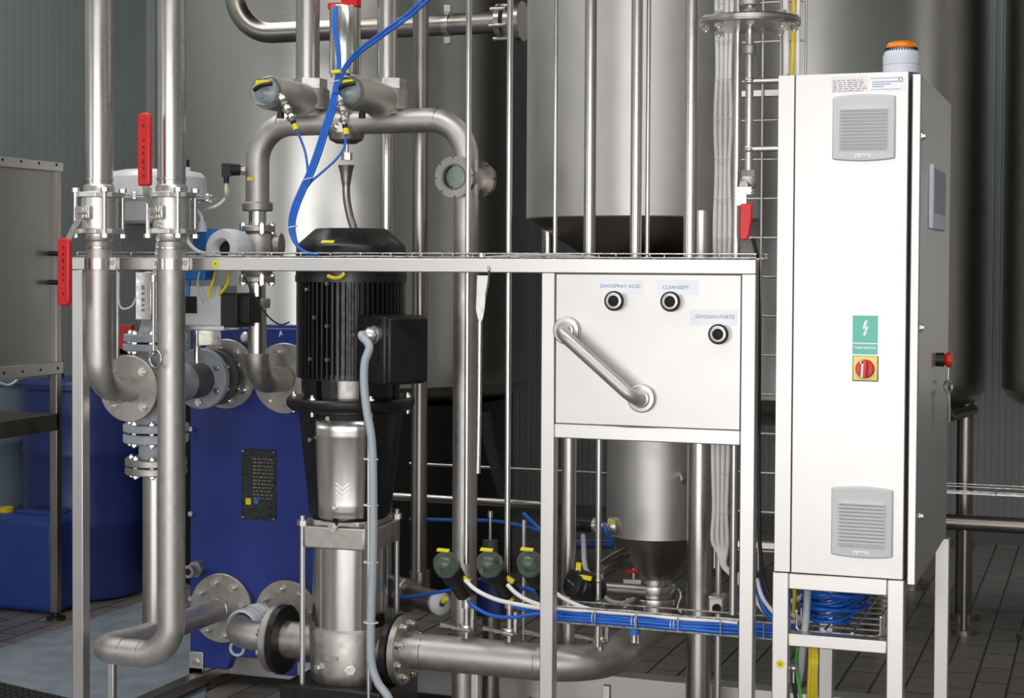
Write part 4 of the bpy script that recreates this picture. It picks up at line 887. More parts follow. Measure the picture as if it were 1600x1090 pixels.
# risers with horizontal actuators
def riser(px, label, lab2, seam):
    X = P(px, 60, YBr).x; k = mpp(px, YBr); z0 = P(px, 166, YBr).z
    t = thing('riser_valve', lab2, 'valve', (X, YBr, zBr+rB*.7), 'seat valves on the arched pipe')
    g = MB(); g.lathe([(0, zBr+rB*.5), (30*k, zBr+rB*.55), (26*k, zBr+rB*1.0), (21*k, P(px, 170, YBr).z), (0, P(px, 170, YBr).z)], (X, YBr, 0), ZA, 36); mesh('tee', g, 'matte_steel', t)
    g = MB(); za, zb = P(px, 172, YBr).z, P(px, 140, YBr).z; g.lathe([(0, za), (27*k, za), (29*k, za+.004), (29*k, zb-.004), (27*k, zb), (0, zb)], (X+.012, YBr, 0), ZA, 40); mesh('body', g, 'cast_steel', t)
    g = MB(); za, zb = P(px, 141, YBr).z, P(px, 124, YBr).z; g.hexa((X+.008, YBr, za), ZA, 27*k, zb-za); mesh('union_nut', g, 'zinc', t)
    # actuator cylinder along the view side
    A = V((-.05, -1, .01)).normalized(); c = V((X+.004, YBr-.01, P(px, 158, YBr).z)); r = 25.5*k
    g = MB(); g.lathe([(0, .02), (r*.98, .02), (r, .03), (r, .245), (r*.95, .252), (0, .252)], c, A, 44); ac = mesh('actuator_cylinder', g, 'matte_steel', t)
    g = MB(); g.lathe([(r*.93, .250), (r*.95, .262), (r*.8, .285), (r*.45, .297), (0, .30), (0, .294), (r*.44, .291), (r*.77, .280), (r*.90, .260), (r*.9, .25)], c, A, 40); cp = mesh('clear_cap', g, 'clear_plastic', t)
    g = MB(); g.lathe([(0, .250), (r*.5, .252), (r*.5, .262), (r*.25, .275), (0, .276)], c, A, 24); mesh('position_disc', g, 'pale_plastic', cp)
    e = c+A*.262; g = MB(); g.obox(e+V((.006, -.026, .026)), (1, 0, 0), (0, 1, 0), ZA, .024, .008, .0085); mesh('yellow_tag', g, 'yellow_tag', cp, .001)
    g = MB(); p0 = e+V((-.022, -.035, .004)); p1 = e+V((.042, -.038, .022)); g.tube(smooth([p0, p0*.5+p1*.5+V((0, -.006, .004)), p1]), .0072, 12); mesh('elbow_fitting', g, 'black_plastic', cp)
    g = MB(); q = c+A*.17+V((.0, 0, -r*1.02)); g.cyl(q, q+V((0, 0, -.018)), .011, seg=16); mesh('exhaust_plug', g, 'black_plastic', ac)
    tp = thing('upright_pipe', label, 'pipe', (X, YBr, P(px, 125, YBr).z))
    rr_ = (18.5 if px < 550 else 15.5)*k; g = MB(); g.cyl((X, YBr, P(px, 126, YBr).z), (X, YBr, 3.4), rr_, seg=36); mesh('run', g, 'pipe_steel', tp)
    return e
e1 = riser(481, 'stainless riser pipe above the seat valve by the arch bend', 'seat valve with a clear-capped horizontal actuator, nearer to the pressure sensor', 1)
e2 = riser(605, 'stainless riser pipe above the seat valve behind the blue hose', 'seat valve with a clear-capped horizontal actuator, nearer to the sight glass', 1)
# sampling assemblies hanging from the two clear caps (metal tube fittings with blue tube)
for e, pts, lab in ((e1, [(437, 148), (446, 165), (453, 178), (458, 190), (462, 200)], 'chain of small steel fittings hanging from the actuator cap by the arch bend'),
                    (e2, [(529, 150), (534, 166), (537, 180), (539, 196), (541, 207)], 'chain of small steel fittings hanging from the actuator cap behind the blue hose')):
    Yf = e.y-.03; t = thing('fitting_chain', lab, 'fitting', P(*pts[-1], Yf))
    ps = [P(x, y, Yf) for x, y in pts]
    for i in range(3):
        a, b = ps[i], ps[i+1]; g = MB(); g.cyl(a, a+(b-a)*.9, .0105 if i < 2 else .009, seg=16); g.hexa(a+(b-a)*.25, b-a, .0155, .012); g.cyl(a+(b-a)*.5+V((.002, -.01, 0)), a+(b-a)*.5+V((.014, -.014, 0)), .005, seg=10); mesh('fitting', g, 'zinc', t)
    g = MB(); g.cyl(ps[3]-(ps[4]-ps[3])*.15, ps[3]+(ps[4]-ps[3])*.45, .009, seg=14); mesh('black_end', g, 'black_plastic', t)
    g = MB(); g.cyl(ps[3]+(ps[4]-ps[3])*.4, ps[4]+(ps[4]-ps[3])*.25, .0095, seg=14); mesh('yellow_sleeve', g, 'yellow_tag', t)
# upright actuator with red cap over a disc valve in the arch
px = 538; X = P(px, 60, YBr).x; k = mpp(px, YBr)
t = thing('disc_valve', 'disc valve clamped in the arched pipe with an upright polished actuator and red cap', 'valve', (X, YBr, zBr-.07))
g = MB(); g.lathe([(0, P(px, 117, YBr).z), (22*k, P(px, 117, YBr).z), (23*k, P(px, 115, YBr).z), (23*k, P(px, 12, YBr).z), (22*k, P(px, 10, YBr).z), (0, P(px, 10, YBr).z)], (X, YBr, 0), ZA, 44); mesh('actuator_cylinder', g, 'polished_steel', t)
g = MB(); za = P(px, 10, YBr).z; g.box((X-.004, YBr-.02, za-.004), (X+.052, YBr+.02, za+.03)); mesh('red_cap', g, 'red_plastic', t, .003)
g = MB(); g.box((X-.048, YBr-.028, za-.012), (X-.008, YBr-.002, za+.010)); mesh('red_port', g, 'red_plastic', t, .003)
for dx in (-27, 27):
    g = MB(); g.cyl((X+dx*k*.9, YBr+.01, P(px, 120, YBr).z), (X+dx*k*.9, YBr+.01, P(px, 14, YBr).z), .003, seg=10); mesh('side_rod', g, 'dark_steel', t)
g = MB(); g.cyl((X, YBr, zBr+rB*.8), (X, YBr, P(px, 115, YBr).z), 9*k, seg=24); mesh('neck', g, 'dark_steel', t)
for dx in (-14, 14):
    g = MB(); xx = X+dx*k-.0; g.lathe([(0, 0), (rB*1.15, 0), (rB*1.32, .004), (rB*1.32, .010), (rB*1.15, .014), (0, .014)], (xx-.007, YBr, zBr), (1, 0, 0), 40); mesh('clamp_plate', g, 'pipe_steel', t)
g = MB(); g.lathe([(0, zBr-rB*1.75), (16*k, zBr-rB*1.75), (26*k, zBr-rB*1.45), (29*k, zBr-rB*.9), (20*k, zBr), (0, zBr)], (X+.008, YBr, 0), ZA, 36); mesh('lower_bowl', g, 'dark_steel', t)
g = MB(); g.sphere((X-.006, YBr-rB*.9, zBr-.03), .020, 20, sq=1.35); mesh('polished_plug', g, 'polished_steel', t)
# funnel and tube to the motor
t = thing('drain_funnel', 'steel funnel tube under the disc valve, leading down behind the motor top', 'funnel', P(552, 380, YBr))
g = MB(); zf = P(543, 256, YBr).z; c0 = V((X+.010, YBr, 0)); g.cyl((c0.x, YBr, P(543, 250, YBr).z), (c0.x, YBr, zBr-rB*1.7), .006, seg=12); g.hexa((c0.x, YBr, P(543, 250, YBr).z), ZA, 9*k, .024); mesh('drip_nipple', g, 'zinc', t)
cx = P(541, 257, YBr).x; g = MB(); pts = smooth([P(541, 258, YBr), P(541, 270, YBr), P(541, 290, YBr), P(542, 312, YBr), P(547, 338, YBr), P(553, 358, YBr), P(556, 385, YBr)], 6)
n = len(pts); rs = [max(.0125, .0265-(i/6)*.0065) if i < 12 else .0125 for i in range(n)]; g.tube(pts, rs, 28); mesh('tube', g, 'dark_steel', t)

# ================================================================== THIN AND TALL PIPES
def vpipe(name, label, px, w, Y, y0, y1, m='pipe_steel', rings=(), group=None, cat='pipe', px1=None):
    """upright pipe between photo rows y0 (top) and y1 (bottom)"""
    a = P(px, 415, Y); k = mpp(px, Y); z1 = 3.4 if y0 <= 0 else P(px, y0, Y).z; z0 = max(0, P(px, y1, Y).z)
    t = thing(name, label, cat, (a.x, Y, z0), group)
    g = MB(); g.cyl((a.x, Y, z0), (a.x, Y, z1), w/2*k, seg=28); mesh('run', g, m, t)
    for y in rings: collar(t, (a.x, Y, P(px, y, Y).z-.006), ZA, w/2*k, .012, k=1.12)
    return t
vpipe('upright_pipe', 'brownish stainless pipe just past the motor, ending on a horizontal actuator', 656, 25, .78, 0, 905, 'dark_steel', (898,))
vpipe('upright_pipe', 'pale stainless pipe showing under the arch behind the funnel tube', 604, 21, 1.0, 150, 1200, 'pipe_steel')
TR = YP
vpipe('thin_pipe', 'thin bright pipe passing in front of the sight glass', 731, 9, .26, 0, 880, 'polished_steel')
vpipe('thin_pipe', 'thin bright pipe between the sight glass leg and the middle post', 795, 9.5, TR, 0, 930, 'polished_steel')
vpipe('thin_pipe', 'thin bright pipe rising above the middle post of the frame', 867, 7, TR, 0, 940, 'polished_steel')
vpipe('upright_pipe', 'stainless pipe dropping behind the acid label end of the white panel', 921, 19, .42, 0, 520, 'pipe_steel')
vpipe('upright_pipe', 'bright stainless pipe dropping behind the middle of the white panel', 993, 18, .22, 0, 520, 'pipe_steel')
vpipe('thin_pipe', 'thin pipe paired close beside the bright pipe above the white panel', 1011, 7, .24, 0, 500, 'polished_steel')
vpipe('upright_pipe', 'dark-edged stainless pipe dropping behind the white panel near its cabinet end', 1078, 21, .20, 0, 560, 'pipe_steel')
vpipe('upright_pipe', 'narrow stainless pipe beside the white cable bundle, under the big round flange', 1150, 13, .16, 0, 960, 'pipe_steel')
vpipe('upright_pipe', 'stainless pipe below the white panel next to the middle post', 891, 23, .42, 640, 1010, 'pipe_steel')
vpipe('thin_pipe', 'thin pipe below the white panel running down to a butterfly valve', 938, 9, .24, 640, 1010, 'polished_steel', (907,))
# dark pipe along the top with its flange and clip
YT = 1.40; a = P(366, 415, YT); za = P(480, 49, YT).z; k = mpp(600, YT)
t = thing('overhead_pipe', 'dark horizontal pipe along the top, bent upward at one end and flanged by the tank', 'pipe', (P(600, 45, YT).x, YT, za))
xe_ = P(779, 45, YT).x
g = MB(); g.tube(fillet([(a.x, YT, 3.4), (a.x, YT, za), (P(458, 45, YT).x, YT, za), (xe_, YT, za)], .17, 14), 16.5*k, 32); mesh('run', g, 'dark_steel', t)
for dx, r, h in ((0, 26, .02), (.035, 24, .03), (.075, 30, .022)):
    g = MB(); g.cyl((xe_+dx, YT, za), (xe_+dx+h, YT, za), r*k, seg=40); mesh('flange', g, 'pipe_steel', t)
for i in range(6):
    q = 2*PI*(i+.3)/6; g = MB(); c = V((xe_-.015, YT+26*k*math.cos(q), za+26*k*math.sin(q))); g.cyl(c, c+V((.06, 0, 0)), .009, seg=10); mesh('bolt', g, 'zinc', t)
xc = P(700, 45, YT).x
g = MB(); g.ring((xc-.012, YT, za), (1, 0, 0), 16.5*k, 16.5*k+.004, .024, 32); cl = mesh('clip_band', g, 'pipe_steel', t)
for s in (-1, 1):
    g = MB(); g.box((xc-.013, YT-.012, za+s*(16.5*k+.018)-.014), (xc+.013, YT+.012, za+s*(16.5*k+.018)+.014)); mesh('clip_block', g, 'frame_steel', cl, .002)
# actuator lying behind the pump at the foot of the brown pipe
t = thing('lying_actuator', 'dull steel actuator cylinder lying behind the pump, clear cap facing out', 'actuator', P(660, 960, .75))
p0 = P(622, 926, .80); p1 = P(686, 942, .55); A = (p1-p0).normalized(); L = (p1-p0).length; k = mpp(650, .65)
g = MB(); g.lathe([(0, -.1), (27*k, -.1), (27*k, L*.25), (24*k, L*.3), (19*k, L*.32), (19*k, L*.95), (17.5*k, L), (0, L)], p0, A, 40); mesh('actuator_cylinder', g, 'dark_steel', t)
g = MB(); g.lathe([(0, L-.004), (17.8*k, L-.004), (17.8*k, L+.012), (12*k, L+.022), (0, L+.024)], p0, A, 36); mesh('end_cap', g, 'vent_plastic', t)
g = MB(); q = p0+A*(L+.024); g.cyl(q, q+V((.012, -.018, .012)), .010, seg=14); mesh('port_fitting', g, 'black_plastic', t)
g = MB(); q2 = q+V((.012, -.018, .012)); g.cyl(q2, q2+V((.012, -.008, .012)), .009, seg=14); mesh('yellow_sleeve', g, 'yellow_tag', t)
g = MB(); p = P(656, 905, .78); g.cyl(p+V((0, 0, .03)), p+V((0, 0, -.05)), 17*k, seg=28); mesh('seat_body', g, 'dark_steel', t)
# small clear-domed valves on the discharge pipe
def bzp(X, Y, dz): return V((X, Y, zd+dz))
def dome_valve(px, label, lab_b, y_valve=934):
    X = P(px, 1000, YP).x; z0 = zd+rD-.004; zv = P(px, y_valve, YP).z
    t = thing('butterfly_valve', lab_b, 'valve', (X, YP, z0), 'small butterfly valves on the discharge pipe')
    g = MB(); g.cyl((X, YP, z0), (X, YP, zv-.01), .0095, seg=24); mesh('stub', g, 'pipe_steel', t)
    zc = z0+.035
    g = MB(); g.lathe([(0, zc-.012), (.021, zc-.012), (.0225, zc-.009), (.0225, zc+.009), (.021, zc+.012), (0, zc+.012)], (X, YP, 0), ZA, 32); g.cyl((X-.022, YP-.012, zc), (X-.040, YP-.02, zc), .006, seg=12); mesh('clamp_body', g, 'pipe_steel', t)
    for sx in (1,): 
        g = MB(); g.obox((X+.022, YP-.004, zc+.028), (1, 0, 0), (0, 1, 0), ZA, .005, .008, .034); mesh('latch_plate', g, 'zinc', t, .001)
    g = MB(); h0 = V((X-.012, YP-.026, zc)); h1 = V((X-.066, YP-.055, zc+.016)); g.tube([h0, h0*.6+h1*.4+V((0, 0, .001)), h1], [.0045, .005, .0075], 12); g.tube([h0, h0+V((.034, .0, -.003))], .0045, 10); mesh('butterfly_handle', g, 'polished_steel', t)
    if not label: return X, zv
    d = thing('pneumatic_head', label, 'actuator', (X, YP, zv-.02), 'clear-domed pneumatic heads over the discharge pipe')
    b = V((X, YP, zv)); A = V((-.040, -.130, .160)).normalized()
    g = MB(); g.cyl(b+V((0, 0, -.03)), b+V((0, 0, .012)), .015, seg=24); g.cyl(b, b+A*.03, .014, seg=24); mesh('seat', g, 'zinc', d)
    g = MB(); g.lathe([(0, .015), (.022, .015), (.026, .02), (.026, .07), (.030, .078), (.033, .085), (.035, .128), (.032, .136), (0, .136)], b, A, 36); hd = mesh('black_body', g, 'black_plastic', d)
    g = MB(); g.lathe([(.037, .132), (.0395, .136), (.0395, .15), (.038, .165), (.031, .182), (.018, .192), (0, .195), (0, .192), (.017, .189), (.029, .179), (.0355, .163), (.037, .15)], b, A, 36); dm = mesh('clear_dome', g, 'clear_plastic', d)
    g = MB(); g.lathe([(0, .136), (.033, .136), (.033, .141), (.014, .143), (.012, .158), (0, .158)], b, A, 24); mesh('position_disc', g, 'dome_disc', dm)
    x_, y_, a_ = basis(A); n = A
    c = b+A*.188+y_*.010; s1 = n.cross(V(ZA)).normalized(); g = MB(); up = s1.cross(n)
    c = b+A*.178+V((.002, -.006, .028)); nn = (A+V((0, -.4, .5))).normalized(); s1 = nn.cross(V(ZA)).normalized(); up = s1.cross(nn); g.obox(c, s1, nn, up, .021, .001, .0062); mesh('yellow_tag', g, 'yellow_tag', dm)
    g = MB(); g.obox(b+A*.05+V((.030, -.006, .006)), A, (1, 0, 0), A.cross(V((1, 0, 0))), .03, .012, .012); mesh('solenoid', g, 'black_plastic', hd, .003)
    g = MB(); q = b+A*.075+V((.034, -.012, .012)); g.obox(q, V((1, 0, -.55)).normalized(), (0, 1, 0), V((.55, 0, 1)).normalized(), .016, .006, .007); mesh('yellow_sleeve', g, 'yellow_tag', hd, .001)
    g = MB(); q = b+A*.012+V((.012, -.014, -.004)); g.obox(q, V((.8, 0, -.6)), (0, 1, 0), V((.6, 0, .8)), .012, .006, .006); mesh('yellow_port', g, 'yellow_tag', hd, .001)
    return b, A
dv1 = dome_valve(729, 'clear-domed black pneumatic head nearest the pump', 'butterfly valve under the pneumatic head nearest the pump')
dv2 = dome_valve(796, 'clear-domed black pneumatic head in the middle of the row of three', 'butterfly valve under the middle pneumatic head')
dv3 = dome_valve(858, 'clear-domed black pneumatic head partly hidden by the middle frame post', 'butterfly valve mostly hidden behind the middle frame post')
dome_valve(938, None, 'butterfly valve below the white panel, under the wire tray')
# black pneumatic head seen end-on below the panel
b = P(930, 920, YP); t = thing('pneumatic_head', 'black capped pneumatic head tilted toward the viewer below the white panel', 'actuator', P(925, 950, YP))
A = V((-.55, -.75, .30)).normalized(); g = MB(); g.lathe([(0, -.02), (.03, -.02), (.038, 0), (.045, .02), (.046, .07), (.042, .075), (.042, .09), (.033, .094), (0, .094)], b+V((-.0, 0, 0)), A, 40); hd = mesh('black_body', g, 'black_plastic', t)
q = b+A*.095
x_ = A.cross(V(ZA)).normalized()
for s in (-1, 1):
    g = MB(); g.obox(q+x_*s*.010+V((0, 0, s*.003)), x_*1.0+V((0, 0, .25)), A, ZA, .006, .001, .003); mesh('maker_mark', g, 'frame_steel', hd)
for p_, sx in (((904, 846), .007), ((914, 843), .006)): pass
for (px, py), w, h, tl in (((904, 858), .010, .022, .1), ((913, 900), .022, .008, .25)):
    pass
g = MB(); c = P(904, 887, YP-.06); g.obox(c, (1, 0, -.1), (0, 1, 0), (.1, 0, 1), .0075, .005, .016); mesh('yellow_sleeve', g, 'yellow_tag', hd, .001)
g = MB(); c = P(915, 902, YP-.075); g.obox(c, (1, 0, -.12), (0, 1, 0), (.12, 0, 1), .018, .006, .006); mesh('yellow_tag', g, 'yellow_tag', hd, .001)
# white cables to the heads
def cable(name, label, m, pts, r, cat='cable', group=None, n=8, seg=12):
    g = MB(); g.tube(smooth([P(*p) for p in pts], n), r, seg); return solo(name, g, m, label, cat, group)
YTY = .12
cable('white_cable', 'white cable from the pneumatic head nearest the pump, sagging to the wire tray', 'cable_white', [(727, 906, .18), (745, 922, .17), (775, 936, .16), (815, 945, .15), (860, 952, .14), (905, 957, .14)], .0065, group='white cables to the pneumatic heads')
cable('white_cable', 'white cable from the middle pneumatic head, sagging to the wire tray', 'cable_white', [(793, 913, .18), (806, 926, .17), (826, 938, .16), (858, 948, .15), (900, 954, .15)], .0065, group='white cables to the pneumatic heads')
cable('white_cable', 'white cable crossing behind the middle post down into the wire tray', 'cable_white', [(858, 918, .18), (880, 934, .17), (905, 946, .16), (935, 955, .15)], .006, group='white cables to the pneumatic heads')
cable('blue_hose', 'blue air hose drooping from the first pneumatic head to the wire tray', 'cable_blue', [(731, 938, .20), (745, 950, .18), (768, 961, .16), (800, 964, .14), (835, 959, .13), (870, 957, .13)], .0055, cat='hose', group='blue air hoses at the pneumatic heads')
cable('blue_hose', 'blue air hose drooping from the middle pneumatic head to the wire tray', 'cable_blue', [(800, 944, .20), (815, 951, .18), (840, 956, .15), (880, 958, .13)], .0055, cat='hose', group='blue air hoses at the pneumatic heads')
cable('blue_hose', 'straight blue air hose from the lying actuator to the first pneumatic head', 'cable_blue', [(622, 934, .50), (660, 929, .42), (700, 922, .30), (716, 920, .27)], .0055, cat='hose', group='blue air hoses at the pneumatic heads')
cable('blue_hose', 'short blue hose curling over behind the middle pneumatic head', 'cable_blue', [(806, 926, .34), (818, 919, .34), (832, 922, .33), (842, 930, .3), (850, 938, .28)], .006, cat='hose', group='blue air hoses at the pneumatic heads')

# ================================================================== LOW CABLE TRAY
def wire_tray(name, label, a, b, w, h, step, r=.0026, m='zinc', cat='cable tray', along=None, lips=True):
    """welded wire tray from a to b: long wires and U-shaped cross wires"""
    a = V(a); b = V(b); d = (b-a).normalized(); L = (b-a).length; s = V(along); u = V(ZA)
    t = thing(name, label, cat, a)
    nl = 2
    for ks, ku in [(0, h), (0, 0), (w, 0), (w, h)]+[(w*i/(nl+1), -r) for i in range(1, nl+1)]:
        g = MB(); g.tube([a+s*ks+u*ku, b+s*ks+u*ku], r, 8); mesh('long_wire', g, m, t)
    n = int(L/step)
    for i in range(n+1):
        p = a+d*min(L, i*step); g = MB(); g.tube(fillet([p+u*h, p-u*r*2, p+s*w-u*r*2, p+s*w+u*h], .012, 4), r, 8); mesh('cross_wire', g, m, t)
    return t
ya, yb_ = YTY, YTY+.09
a = P(866, 971, ya); b = P(1218, 984, ya); b.z = a.z
wire_tray('wire_tray', 'zinc wire tray carrying the blue bundle below the white panel', a, (b.x, ya, a.z), .09, .045, .122, along=(0, 1, 0))
t = thing('cable_bundle', 'tied bundle of blue air hoses lying in the low wire tray', 'cable bundle', (a.x, ya+.03, a.z))
rr = random.Random(11)
for i in range(9):
    oy, oz = (i % 3)*.012+.012, (i//3)*.0095+.007; pts = [V((a.x+(b.x+.02-a.x)*j/10, ya+oy+rr.uniform(-.003, .003), a.z+oz+rr.uniform(-.002, .002))) for j in range(11)]
    g = MB(); g.tube(smooth(pts, 4), .0056, 10); mesh('hose', g, 'cable_blue', t)
for i in range(2):
    pts = [V((a.x+(b.x-.12-a.x)*j/10, ya+.015+.02*i, a.z+.036+rr.uniform(-.002, .002))) for j in range(11)]; g = MB(); g.tube(smooth(pts, 4), .0055, 10); mesh('white_cable', g, 'cable_white', t)
for px in (924, 986, 1047):
    x = P(px, 960, ya).x
    for dx in (0, .009):
        g = MB(); g.tube([V((x+dx, ya+.024+.021*math.cos(2*PI*i/20), a.z+.017+.019*math.sin(2*PI*i/20))) for i in range(20)], .0013, 6, True); mesh('tie', g, 'cable_white', t)
# blue and steel probe under the tray
q = P(990, 978, .26); t = thing('level_probe', 'blue-capped probe screwed into the pipe bend below the wire tray', 'probe', P(990, 1004, .26))
g = MB(); g.cyl(P(991, 990, .26), P(991, 972, .26), .0175, seg=24); mesh('blue_cap', g, 'sensor_blue', t)
g = MB(); g.cyl(P(991, 1003, .26), P(991, 989, .26), .010, seg=20); g.cyl(P(997, 1004, .27), P(996, 988, .27), .006, seg=12); mesh('stem', g, 'zinc', t)
# wire tray lying along the beam
a = V((P(120, 404, .05).x, .052, ZT+.004)); wire_tray('wire_tray', 'long flat wire tray running along the top of the frame beam', a, (xr-.01, .052, ZT+.004), .16, .011, .098, r=.0020, along=(0, 1, 0))
cable('grey_cable', 'pale grey cable lying in the flat tray along the beam', 'hose_grey', [(500, 402, .10), (560, 401, .10), (640, 402, .10), (720, 404, .10), (760, 402, .11), (840, 399, .11), (930, 402, .11)], .0045)

# ================================================================== BLUE HOSES OVERHEAD
YHs = .10
def hosepath(pts): return smooth([P(x, y, Y) for x, y, Y in pts], 8)
t = thing('blue_hose_bundle', 'bundle of bright blue air hoses curving down past the disc valve to the beam', 'hose bundle', P(480, 402, YHs))
main = [(531, 112, .20), (528, 130, .20), (520, 165, .19), (509, 200, .18), (497, 238, .17), (485, 270, .16), (472, 298, .15), (461, 325, .14), (456, 350, .13), (459, 372, .12), (468, 388, .11), (482, 398, .10), (500, 402, .09)]
for i in range(5):
    dx = (i-2)*2.1; dy = (i % 2)*.012; g = MB(); g.tube(hosepath([(x+dx*(1 if y < 330 else .8), y+(dx*.9 if y > 360 else 0), Y+dy) for x, y, Y in main]), .0048, 10); mesh('hose', g, 'cable_blue', t)
for pts in ([(522, 14, .24), (521, 40, .22), (526, 70, .21), (528, 100, .20), (526, 135, .195)], [(526, 10, .24), (525, 40, .22), (530, 75, .21), (531, 105, .20), (529, 135, .195)], [(676, -6, .10), (640, 26, .12), (600, 55, .14), (570, 77, .16), (548, 97, .18), (536, 116, .19), (526, 145, .19)], [(667, -6, .10), (636, 22, .12), (598, 50, .14), (565, 74, .16), (545, 95, .18), (533, 114, .19), (522, 145, .19)]):
    g = MB(); g.tube(hosepath(pts), .0048, 10); mesh('branch', g, 'cable_blue', t)
for pts in ([(463, 203, e1.y-.04), (470, 218, .19), (477, 238, .18), (480, 258, .17), (482, 285, .165)], [(541, 210, e2.y-.03), (538, 230, .19), (524, 250, .18), (502, 270, .17), (486, 284, .165), (476, 298, .155)]):
    g = MB(); g.tube(hosepath(pts), .0038, 10); mesh('thin_branch', g, 'cable_blue', t)
for x, y, Y in ((524, 128, .19), (481, 280, .155), (456, 355, .12)):
    c = P(x, y, Y); g = MB(); g.tube([c+V((.016*math.cos(2*PI*i/20), .014*math.sin(2*PI*i/20), .004*math.cos(2*PI*i/20))) for i in range(20)], .0014, 6, True); mesh('tie', g, 'cable_white', t)
c = P(527, 112, .18); g = MB(); g.obox(c, (1, 0, .05), (0, 1, 0), (-.05, 0, 1), .014, .010, .005); mesh('yellow_tag', g, 'yellow_tag', t, .001)

# ================================================================== HANGING BLADE
YK = -.012; t = thing('hanging_paddle', 'flat-bladed steel rod hanging from the beam beside the middle post', 'tool', P(750, 738, YK))
g = MB(); pl = [(745, 430), (744, 462), (743, 482), (746, 498), (750, 506), (754, 498), (757, 482), (759, 455), (763, 430)]
pts = [P(x, y, .055) for x, y in pl]; g.prism([(p.x, p.z) for p in pts][::-1], -.0015, .0015, (0, .058, 0), (1, 0, 0), (0, 0, 1)); mesh('blade', g, 'zinc', t, .0006)
g = MB(); g.tube(smooth([P(750, 502, .057), P(749.5, 560, .057), P(749, 620, .057), P(748, 690, .057), P(747, 739, .057)], 4), [.0070]*17, 14); mesh('rod', g, 'zinc', t)
g = MB(); g.tube(smooth([P(762, 416, -.006), P(764, 424, -.004), P(763, 440, .03), P(759, 462, .05)], 5), .003, 8); g.cyl(P(753, 402, .06), P(753, 395, .06), .010, seg=14); mesh('hook', g, 'zinc', t)

# ================================================================== CABLE LADDER AND FLANGED LINE
YL = .42; xs_ = [P(px, 200, YL).x for px in (1122, 1191, 1258)]; kl = mpp(1190, YL)
t = thing('cable_ladder', 'upright wire mesh ladder for cables between the white panel and the cabinet', 'cable ladder', (xs_[1], YL, .45))
zl0, zl1 = P(1190, 892, YL).z, 3.4
for x in xs_+[P(1226, 100, YL+.06).x]:
    g = MB(); g.cyl((x, YL, zl0), (x, YL, zl1), .0035, seg=10); mesh('long_wire', g, 'frame_steel', t)
y = 4.0; ys = [4+61.2*i for i in range(-10, 15)]
for y in ys:
    z = P(1190, y, YL).z
    if zl0 < z < 2.5: g = MB(); g.cyl((xs_[0], YL+.004, z), (xs_[2], YL+.004, z), .0034, seg=10); mesh('cross_wire', g, 'frame_steel', t)
for y in (145, 853):
    z = P(1190, y, YL).z; g = MB(); g.box((xs_[0]-.01, YL+.01, z-.010), (xs_[2]+.01, YL+.03, z+.010)); mesh('support_bar', g, 'frame_steel', t, .002)
t = thing('white_cable_bundle', 'bundle of white cables strapped down the wire ladder beside the white panel', 'cable bundle', P(1128, 850, YL))
rr = random.Random(21); x0 = P(1120, 400, YL-.03).x; x1 = P(1138, 400, YL-.03).x
for i in range(7):
    f = i/6; pts = []
    for y in range(-150, 845, 45):
        ph = ((y-4) % 61.2)/61.2; bul = math.sin(ph*PI)*.006*(f-.5)*2
        pts.append(V((x0+(x1-x0)*f+bul, YL-.035+(i % 2)*.012, P(1130, y, YL).z)))
    yy = 858; e_ = pts[-1]
    pts += [P(1122+13*f, 862, YL-.03), P(1130+16*f-2*i, 885+i*0, YL-.04), P(1150+10*f, 905-4*f, YL-.08), P(1180+8*f, 938-8*f, YL-.14), P(1206+4*f, 968-8*f, YL-.2), P(1240, 985, .16)]
    g = MB(); g.tube(smooth(pts, 4), .0060, 10); mesh('cable', g, 'cable_white', t)
for y in ys:
    if -20 < y < 840:
        z = P(1130, y, YL).z; g = MB(); cx = (x0+x1)/2; g.tube([V((cx+.026*math.cos(2*PI*i/24), YL-.03+.022*math.sin(2*PI*i/24), z)) for i in range(24)], .0016, 6, True); mesh('strap', g, 'cable_white', t)
for px, m, lab in ((1227, 'cable_white', 'pale cable climbing the wire ladder above the cabinet edge'), (1238, 'cable_yellow', 'yellow-green earth cable climbing the wire ladder above the cabinet'), (1248, 'cable_white', 'thin white cable at the far side of the wire ladder above the cabinet')):
    pts = [V((P(px, 100, YL-.02).x+.003*math.sin(z*9+px), YL-.02, z)) for z in [1.7+.1*i for i in range(18)]]; g = MB(); g.tube(smooth(pts, 4), .009 if px == 1227 else .006, 10); solo('ladder_cable', g, m, lab, 'cable')
YFg = .12; X = P(1172, 38, YFg).x; k = mpp(1172, YFg); zf = P(1172, 38, YFg).z
t = thing('flanged_line', 'thin stainless line through a big bolted round flange, up beside the cabinet', 'pipe', (X, YFg, P(1172, 268, YFg).z))
g = MB(); g.lathe([(0, zf-9*k), (30*k, zf-9*k), (76*k, zf-4*k), (78*k, zf-1.0*k), (78*k, zf-.3*k), (0, zf-.3*k)], (X, YFg, 0), ZA, 64); mesh('lower_disc', g, 'pipe_steel', t)
g = MB(); g.lathe([(0, zf+.6*k), (78*k, zf+.6*k), (78*k, zf+7*k), (76*k, zf+9*k), (0, zf+9*k)], (X, YFg, 0), ZA, 64); ud = mesh('upper_disc', g, 'pipe_steel', t)
for i in range(8):
    q = 2*PI*(i+.28)/8; p = V((X+68*k*math.cos(q), YFg+68*k*math.sin(q), zf-12*k)); g = MB(); g.cyl(p, p+V((0, 0, 27*k)), .0065, seg=12); g.hexa(p+V((0, 0, 20*k)), ZA, .012, .010); g.hexa(p+V((0, 0, 2*k)), ZA, .012, .010); mesh('bolt', g, 'zinc', ud)
g = MB(); g.cyl((X, YFg, P(1172, 266, YFg).z), (X, YFg, 3.4), 6.3*k, seg=24); mesh('run', g, 'pipe_steel', t)
